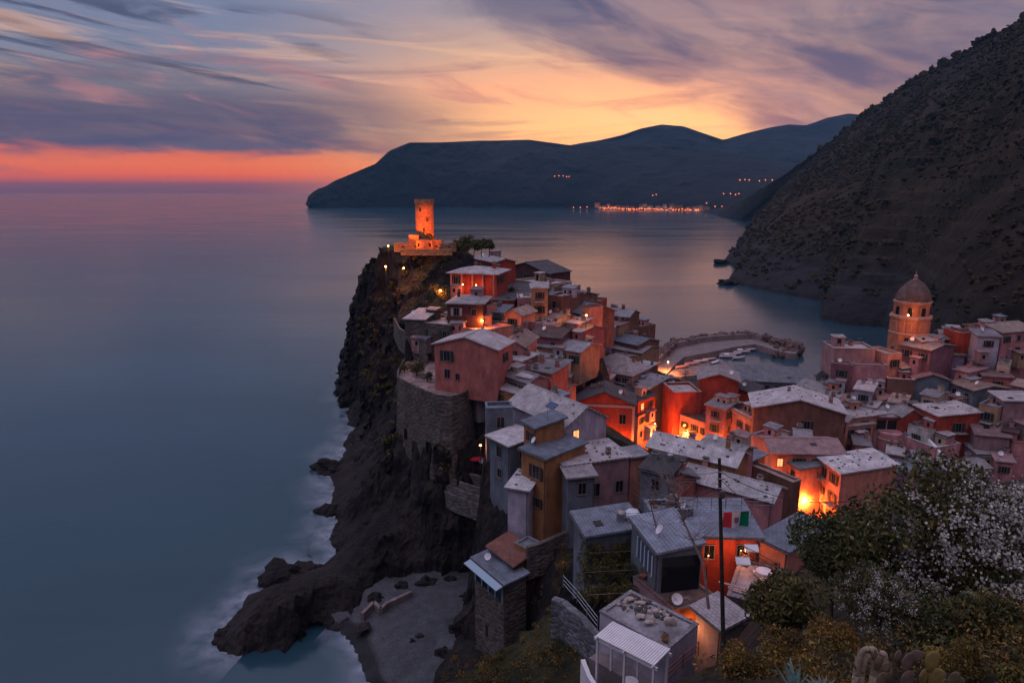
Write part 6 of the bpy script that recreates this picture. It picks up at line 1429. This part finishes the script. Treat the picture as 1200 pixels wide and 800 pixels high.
LS = [
 # px, py, d, watts, label
 (455,288,160,700,'bright lamp at the left end of the castle terrace'),
 (452,312,152,2400,'lamp throwing an orange patch on the cliff under the castle'),
 (473,314,150,500,'small bright lamp in the dark scrub under the castle'),
 (516,340,134,900,'lamp beside the olive bush left of the dark hip roofed villa'),
 (565,375,124,1600,'lamp in the alley beside the low pink terrace house'),
 (687,369,133,1500,'upper lamp in the steep alley on the skyline side'),
 (689,411,137,1300,'lower lamp in the steep alley on the skyline side'),
 (563,521,88,160,'dim lamp on the ledge above the dark red parasol'),
 (1064,369,135.5,420,'small lamp hung on the belfry of the church'),
]
for a_ in LS: street_lamp(*a_[:4], a_[4])
for (px,py,z_,w_,lb_) in ((783,424,5.2,6500,'lamp at the root of the breakwater'),(772,436,5.2,3500,'second lamp just below the breakwater root lamp'),(778,492,9,1400,'lamp glowing on the harbour square under the pale grey gable'),
   (1131,494,16,900,'low lamp at the end of the narrow lit lane'),(1142,483,17,900,'second low lamp in the narrow lit lane'),(1145,452,21,700,'upper lamp in the narrow lit lane'),(1144,430,23,500,'topmost lamp in the narrow lit lane')): street_lamp(px,py,0,w_,lb_,z=z_)
def facade_lamp(hk, u, drop, watts, label, out=2.3, side='f', zb=0):
    q = HOUSES[hk]; n_ = -q['uy'] if side == 'f' else q['ux']; al = q['ux'] if side == 'f' else q['uy']
    p = q['cen'] + al*u*(q['hx'] if side == 'f' else q['hy']) + n_*((q['hy'] if side == 'f' else q['hx'])+out); zz = q['z']-drop
    t = thing('street_lamp', label, 'street lamp', (p.x,p.y,zz), math.atan2(n_.y,n_.x)+math.pi/2)
    b_ = MB(); b_.tube((0,out-.05,.2),(0,.05,.28),.035,.03,DARKM,5); b_.tube((0,out-.05,-.3),(0,.4,.26),.025,.02,DARKM,5); b_.build('bracket', t)
    b_ = MB(); b_.lathe([(.2,.1),(.15,.18),(.04,.26)],(0,0,.02),DARKM,8); b_.build('hood', t)
    b_ = MB(); b_.blob((0,0,0),.13,LAMPON,amp=0,sub=2); b_.build('globe', t); point_light(t, (0,-.15,-.1), watts, (1.0,.2,.03), r=.2)
for a_ in (('v1',-.28,2.0,260,'left porch lamp of the dark red villa'),('v1',.28,2.0,260,'right porch lamp of the dark red villa'),('v43',0,5,1190,'bracket lamp on the narrow red house beside the square'),('v46',-.3,7.5,1530,'bracket lamp on the lower red wing with the parapet'),('v52',-.6,3.2,1530,'bracket lamp on the orange lit house nearest the red wing'),
   ('v52',.6,3.2,1530,'bracket lamp on the orange lit house, uphill end'),('v51',-.5,5.5,2210,'bracket lamp under the white balustrade house, downhill end'),('v51',.6,5.5,2210,'bracket lamp under the white balustrade house, uphill end'),('v50',0,7,1530,'bracket lamp on the small grey roofed house with narrow windows'),
   ('v52b',-.4,4.5,2550,'bracket lamp on the corner house with the leaning beam, downhill end'),('v52b',.6,4.5,2210,'bracket lamp on the corner house with the leaning beam, uphill end'),('v54',-.6,4.2,2040,'bracket lamp on the small slate roof house, downhill end'),('v54',.5,4.4,2550,'bracket lamp on the small slate roof house, uphill end'),
   ('v55',-.3,6.0,4080,'brightest bracket lamp in the street, on the terracotta corner house'),('redh',.8,6,1530,'bracket lamp low on the bright red house'),('v43b',0,4,1190,'bracket lamp on the low red house before the square')): facade_lamp(*a_)
# unseen-bulb lamps under roofs that light the red walls on the near row
p = Pz(850,640,31.2)
for (px,py,z_,w_,lb_) in ((868,644,30.9,110,'wall lamp on the vivid red orange wall below the flag'),(830,650,30.6,150,'wall lamp beside the pole on the vivid red orange wall'),(803,735,28.6,150,'wall lamp above the black doorway of the vivid orange red wall')):
    street_lamp(px,py,0,w_,lb_,z=z_,hgt=2.0,es_r=.03,col=(1,.3,.1))
# castle floodlights
tgt = Pd(498.5, 258, CD)
for i,(px,py,d,w_,lb_,cone) in enumerate(((472,290,156.5,8500,'floodlight aimed at the tower from the left end of its terrace',44),(526,290,156,8500,'floodlight aimed at the tower from beside the dark trees',44),(487,290,158.5,500,'small floodlight at the left base block of the tower',160),(511,290,158.5,500,'small floodlight at the right base block of the tower',160))):
    p = Pd(px,py,d); t = thing('floodlight', lb_, 'floodlight', p); b_ = MB(); b_.box((0,0,.2),(.5,.3,.4),DARKM,rx=-.6); b_.build('housing', t)
    l = bpy.data.lights.new('beam', 'SPOT'); l.energy = w_; l.color = (1,.125,.004); l.spot_size = R(cone); l.spot_blend = .6; l.shadow_soft_size = .2; o_ = bpy.data.objects.new('beam', l); COL.objects.link(o_); o_.parent = t; o_.location = (0,.3,.6)
    o_.rotation_euler = ((tgt if cone < 100 else Pd(498.5,275,CD))-p-Vector((0,.3,.6))).to_track_quat('-Z','Y').to_euler()
for i,(px,py,d,w_,lb_) in enumerate(((1046,408,131,260,'floodlight at the left foot of the church tower'),(1082,398,131,650,'floodlight at the right foot of the church tower'))):
    p = Pd(px,py,d); t = thing('floodlight', lb_, 'floodlight', p); b_ = MB(); b_.box((0,0,.2),(.5,.3,.4),DARKM,rx=-.6); b_.build('housing', t); point_light(t, (0,.3,.6), w_, (1,.27,.06), r=.2)
# ---------------- world ----------------
SUNAZ = math.atan2(150/F, 1.0)      # azimuth of the afterglow, to the right of the view axis
w = bpy.data.worlds.new('World'); S.world = w; w.use_nodes = True; nt = w.node_tree; nt.nodes.clear(); L = nt.links.new
out = N(nt,'ShaderNodeOutputWorld'); bg = N(nt,'ShaderNodeBackground'); L(bg.outputs[0], out.inputs[0])
tc = N(nt,'ShaderNodeTexCoord'); sp = N(nt,'ShaderNodeSeparateXYZ'); L(tc.outputs['Generated'], sp.inputs[0])
def M_(op, a, b=None, c=None, clamp=False):
    n = nt.nodes.new('ShaderNodeMath'); n.operation = op; n.use_clamp = clamp
    for i, x in enumerate((a, b, c)):
        if x is None: continue
        if isinstance(x, (int, float)): n.inputs[i].default_value = x
        else: L(x, n.inputs[i])
    return n.outputs[0]
deg = 180/math.pi
el = M_('MULTIPLY', M_('ARCSINE', sp.outputs['Z']), deg)
az = M_('MULTIPLY', M_('ARCTAN2', sp.outputs['X'], sp.outputs['Y']), deg)
def smooth(x, a, b_):
    n = N(nt,'ShaderNodeMapRange', interpolation_type='SMOOTHSTEP'); L(x, n.inputs['Value']); n.inputs['From Min'].default_value = a; n.inputs['From Max'].default_value = b_; return n.outputs[0]
def srgb(r, g_, b_): return tuple(((c/255)/12.92 if c/255 <= .04045 else ((c/255+.055)/1.055)**2.4) for c in (r,g_,b_))
def ramp(x, stops, lo, hi):
    n = N(nt,'ShaderNodeValToRGB'); mr = N(nt,'ShaderNodeMapRange'); mr.inputs['From Min'].default_value = lo; mr.inputs['From Max'].default_value = hi; L(x, mr.inputs['Value']); L(mr.outputs[0], n.inputs[0])
    e = n.color_ramp.elements
    while len(e) > 1: e.remove(e[-1])
    for i, (p, c) in enumerate(stops):
        q = e[0] if i == 0 else e.new((p-lo)/(hi-lo)); q.position = (p-lo)/(hi-lo); q.color = (*srgb(*c), 1)
    return n.outputs[0]
def mix(f, a, b_, mode='MIX'):
    n = N(nt,'ShaderNodeMixRGB', blend_type=mode)
    for i, x in ((0,f),(1,a),(2,b_)):
        if isinstance(x, (int,float)): n.inputs[i].default_value = x
        elif isinstance(x, tuple): n.inputs[i].default_value = (*x, 1)
        else: L(x, n.inputs[i])
    return n.outputs[0]
near = ramp(el, [(-3,(190,110,90)),(0,(238,125,78)),(2.2,(255,170,92)),(4.5,(255,190,122)),(7.5,(242,168,124)),(10,(200,158,132)),(13,(158,140,142)),(17,(124,128,150)),(26,(128,132,156)),(60,(158,156,176)),(90,(158,156,176))], -3, 90)
far = ramp(el, [(-3,(90,70,90)),(0,(125,72,82)),(.35,(150,76,80)),(.8,(245,90,0)),(1.7,(255,112,0)),(2.5,(240,102,30)),(3.1,(190,98,72)),(4.5,(148,112,108)),(7,(128,122,130)),(10,(112,118,140)),(15,(104,116,146)),(26,(118,128,156)),(60,(158,156,176)),(90,(158,156,176))], -3, 90)
back = ramp(el, [(-3,(50,52,72)),(0,(78,76,100)),(6,(92,90,120)),(15,(112,106,130)),(40,(150,142,162)),(90,(160,152,172))], -3, 90)
daz = M_('ABSOLUTE', M_('SUBTRACT', az, math.degrees(SUNAZ)))
f1 = smooth(daz, 10, 34); f2 = smooth(daz, 50, 120)
sky = mix(f2, mix(f1, near, far), back)
gd = M_('ADD', M_('POWER', M_('DIVIDE', M_('ABSOLUTE', M_('SUBTRACT', az, 11.5)), 12.5), 2.0), M_('POWER', M_('DIVIDE', M_('ABSOLUTE', M_('SUBTRACT', el, 3.6)), 4.2), 2.0))
glow = M_('EXPONENT', M_('MULTIPLY', gd, -1.0))
GLOW = glow
# cloud coordinates: azimuth and elevation, streaks leaning with the wind
def cloudn(sx, sy, rot, scale, detail=7, rough=.58, off=0.0, dist=.6):
    cb = N(nt,'ShaderNodeCombineXYZ'); c_, s_ = math.cos(rot), math.sin(rot)
    L(M_('ADD', M_('MULTIPLY', M_('ADD', M_('MULTIPLY', az, c_), M_('MULTIPLY', el, s_)), sx), off), cb.inputs[0])
    L(M_('MULTIPLY', M_('SUBTRACT', M_('MULTIPLY', el, c_), M_('MULTIPLY', az, s_)), sy), cb.inputs[1])
    n = N(nt,'ShaderNodeTexNoise', Scale=scale, Detail=detail, Roughness=rough, Distortion=dist); L(cb.outputs[0], n.inputs['Vector']); return n.outputs['Fac']
nA = cloudn(.035,.30,0.0,1.0,off=3.1); nB = cloudn(.06,.20,-.32,1.0,off=7.0,dist=1.0); nC = cloudn(.05,.55,-.13,1.0,off=1.7); nD = cloudn(.12,.5,-.2,1.0,off=9.2,detail=9)
# low band on the left
wob = M_('ADD', M_('MULTIPLY', M_('SUBTRACT', nA, .5), 4.0), M_('MULTIPLY', M_('SUBTRACT', nD, .5), 2.6))
elw = M_('ADD', el, wob)
band = M_('MULTIPLY', smooth(elw, 1.7, 3.1), M_('SUBTRACT', 1.0, smooth(elw, 5.2, 9.0)))
band = M_('MULTIPLY', band, M_('SUBTRACT', 1.0, smooth(az, -18, 3)))
band = M_('MULTIPLY', band, M_('ADD', .72, M_('MULTIPLY', smooth(nD, .35, .6), .28)))
sky = mix(M_('MULTIPLY', band, .97), sky, srgb(70,66,92))
# dark streaks on the left
st = M_('MULTIPLY', smooth(nC, .48, .58), M_('MULTIPLY', M_('SUBTRACT', 1.0, smooth(az, -22, -6)), M_('MULTIPLY', smooth(el, 6.0, 7.5), M_('SUBTRACT', 1.0, smooth(el, 11.8, 13.2)))))
sky = mix(M_('MULTIPLY', st, .85), sky, srgb(58,64,90))
# thin warm wisps in the middle
wi = M_('MULTIPLY', smooth(nD, .52, .72), M_('MULTIPLY', smooth(el, 3.0, 6.0), M_('SUBTRACT', 1.0, smooth(el, 9.0, 14.0))))
sky = mix(M_('MULTIPLY', wi, .62), sky, srgb(172,112,112))
nE = cloudn(.06,.75,-.05,1.0,off=14.0,detail=9,dist=.9)
w2 = M_('MULTIPLY', smooth(nE, .5, .68), M_('MULTIPLY', smooth(el, 2.0, 4.0), M_('SUBTRACT', 1.0, smooth(el, 12.0, 17.0))))
w2 = M_('MULTIPLY', w2, M_('SUBTRACT', 1.0, M_('MULTIPLY', band, .85)))
sky = mix(M_('MULTIPLY', w2, .3), sky, srgb(255,190,140))
nF = cloudn(.045,.62,.03,1.0,off=22.0,detail=9,dist=.8)
w3 = M_('MULTIPLY', smooth(nF, .52, .66), M_('MULTIPLY', smooth(el, .4, 1.2), M_('SUBTRACT', 1.0, smooth(el, 8.0, 13.0))))
sky = mix(M_('MULTIPLY', w3, .42), sky, srgb(104,84,100))
# bank at the upper right: above a line falling to the right
ln_ = M_('SUBTRACT', el, M_('SUBTRACT', 12.2, M_('MULTIPLY', az, .42)))     # degrees above the line
lnw = M_('ADD', ln_, M_('MULTIPLY', M_('SUBTRACT', nB, .5), 9.0))
bank = M_('MULTIPLY', smooth(lnw, -1.2, 2.6), smooth(az, -14, -2))
brk = smooth(nD, .36, .66)
bank = M_('MULTIPLY', bank, M_('ADD', .72, M_('MULTIPLY', brk, .28)))
sky = mix(bank, sky, mix(smooth(nB,.4,.62), srgb(138,112,120), srgb(76,76,106)))
sky = mix(1.0, sky, mix(GLOW, (0.,0.,0.), (.42,.12,.02)), 'ADD')
up = M_('MULTIPLY', M_('SUBTRACT', 1.0, M_('MULTIPLY', smooth(el, 30, 50), 0)), 1.0)
# physical dusk sky underneath, very weak
nis = nt.nodes.new('ShaderNodeTexSky'); nis.sky_type = 'NISHITA'; nis.sun_disc = False; nis.sun_elevation = R(1.5); nis.sun_rotation = SUNAZ
hs = mix(1.0, sky, mix(1.0, nis.outputs[0], (.004,.004,.004), 'MULTIPLY'), 'ADD')
HIGH = M_('ADD', 1.0, M_('MULTIPLY', smooth(el, 24, 48), SKYHI))  # added gain: unseen upper sky made brighter than the visible sky to light the village
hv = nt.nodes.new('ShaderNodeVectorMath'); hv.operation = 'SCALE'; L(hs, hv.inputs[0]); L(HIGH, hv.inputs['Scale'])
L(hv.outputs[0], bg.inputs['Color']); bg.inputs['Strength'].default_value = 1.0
sun = bpy.data.lights.new('sun', 'SUN'); sun.energy = .04; sun.angle = R(45); sun.color = (1,.5,.28)
so = bpy.data.objects.new('sun', sun); COL.objects.link(so); so.rotation_euler = (R(90-6), 0, -SUNAZ+math.pi)
# ---------------- haze ----------------
if HAZE:
    hm = bpy.data.materials.new('haze'); hm.use_nodes = True; nt = hm.node_tree; nt.nodes.clear(); o = nt.nodes.new('ShaderNodeOutputMaterial'); v = nt.nodes.new('ShaderNodeVolumePrincipled')
    v.inputs['Color'].default_value = (.2,.55,.9,1); v.inputs['Density'].default_value = HAZE; v.inputs['Anisotropy'].default_value = .2; nt.links.new(v.outputs[0], o.inputs['Volume'])
    b_ = MB(); b_.add([(-7200,-300,-8),(7200,-300,-8),(7200,7200,-8),(-7200,7200,-8),(-7200,-300,420),(7200,-300,420),(7200,7200,420),(-7200,7200,420)],[(0,3,2,1),(4,5,6,7),(0,1,5,4),(1,2,6,5),(2,3,7,6),(3,0,4,7)],hm); o_ = b_.build('haze', kind='stuff', label='thin bluish evening haze over the bay')
# ---------------- camera ----------------
cam = bpy.data.cameras.new('camera'); co_ = bpy.data.objects.new('camera', cam); COL.objects.link(co_); S.camera = co_
cam.sensor_width = 36; cam.lens = 36*F/1200; cam.clip_start = .1; cam.clip_end = 40000
co_.location = (0,0,H0); co_.rotation_euler = (math.pi/2-PITCH, 0, 0)
S.view_settings.view_transform = 'Standard'; S.view_settings.look = 'None'; S.view_settings.exposure = .42; S.view_settings.gamma = 1
S.cycles.use_denoising = True; S.cycles.max_bounces = 5; S.cycles.diffuse_bounces = 2; S.cycles.glossy_bounces = 2; S.cycles.volume_bounces = 0; S.cycles.transparent_max_bounces = 6; S.cycles.sample_clamp_indirect = 3

# upward light on the church shaft
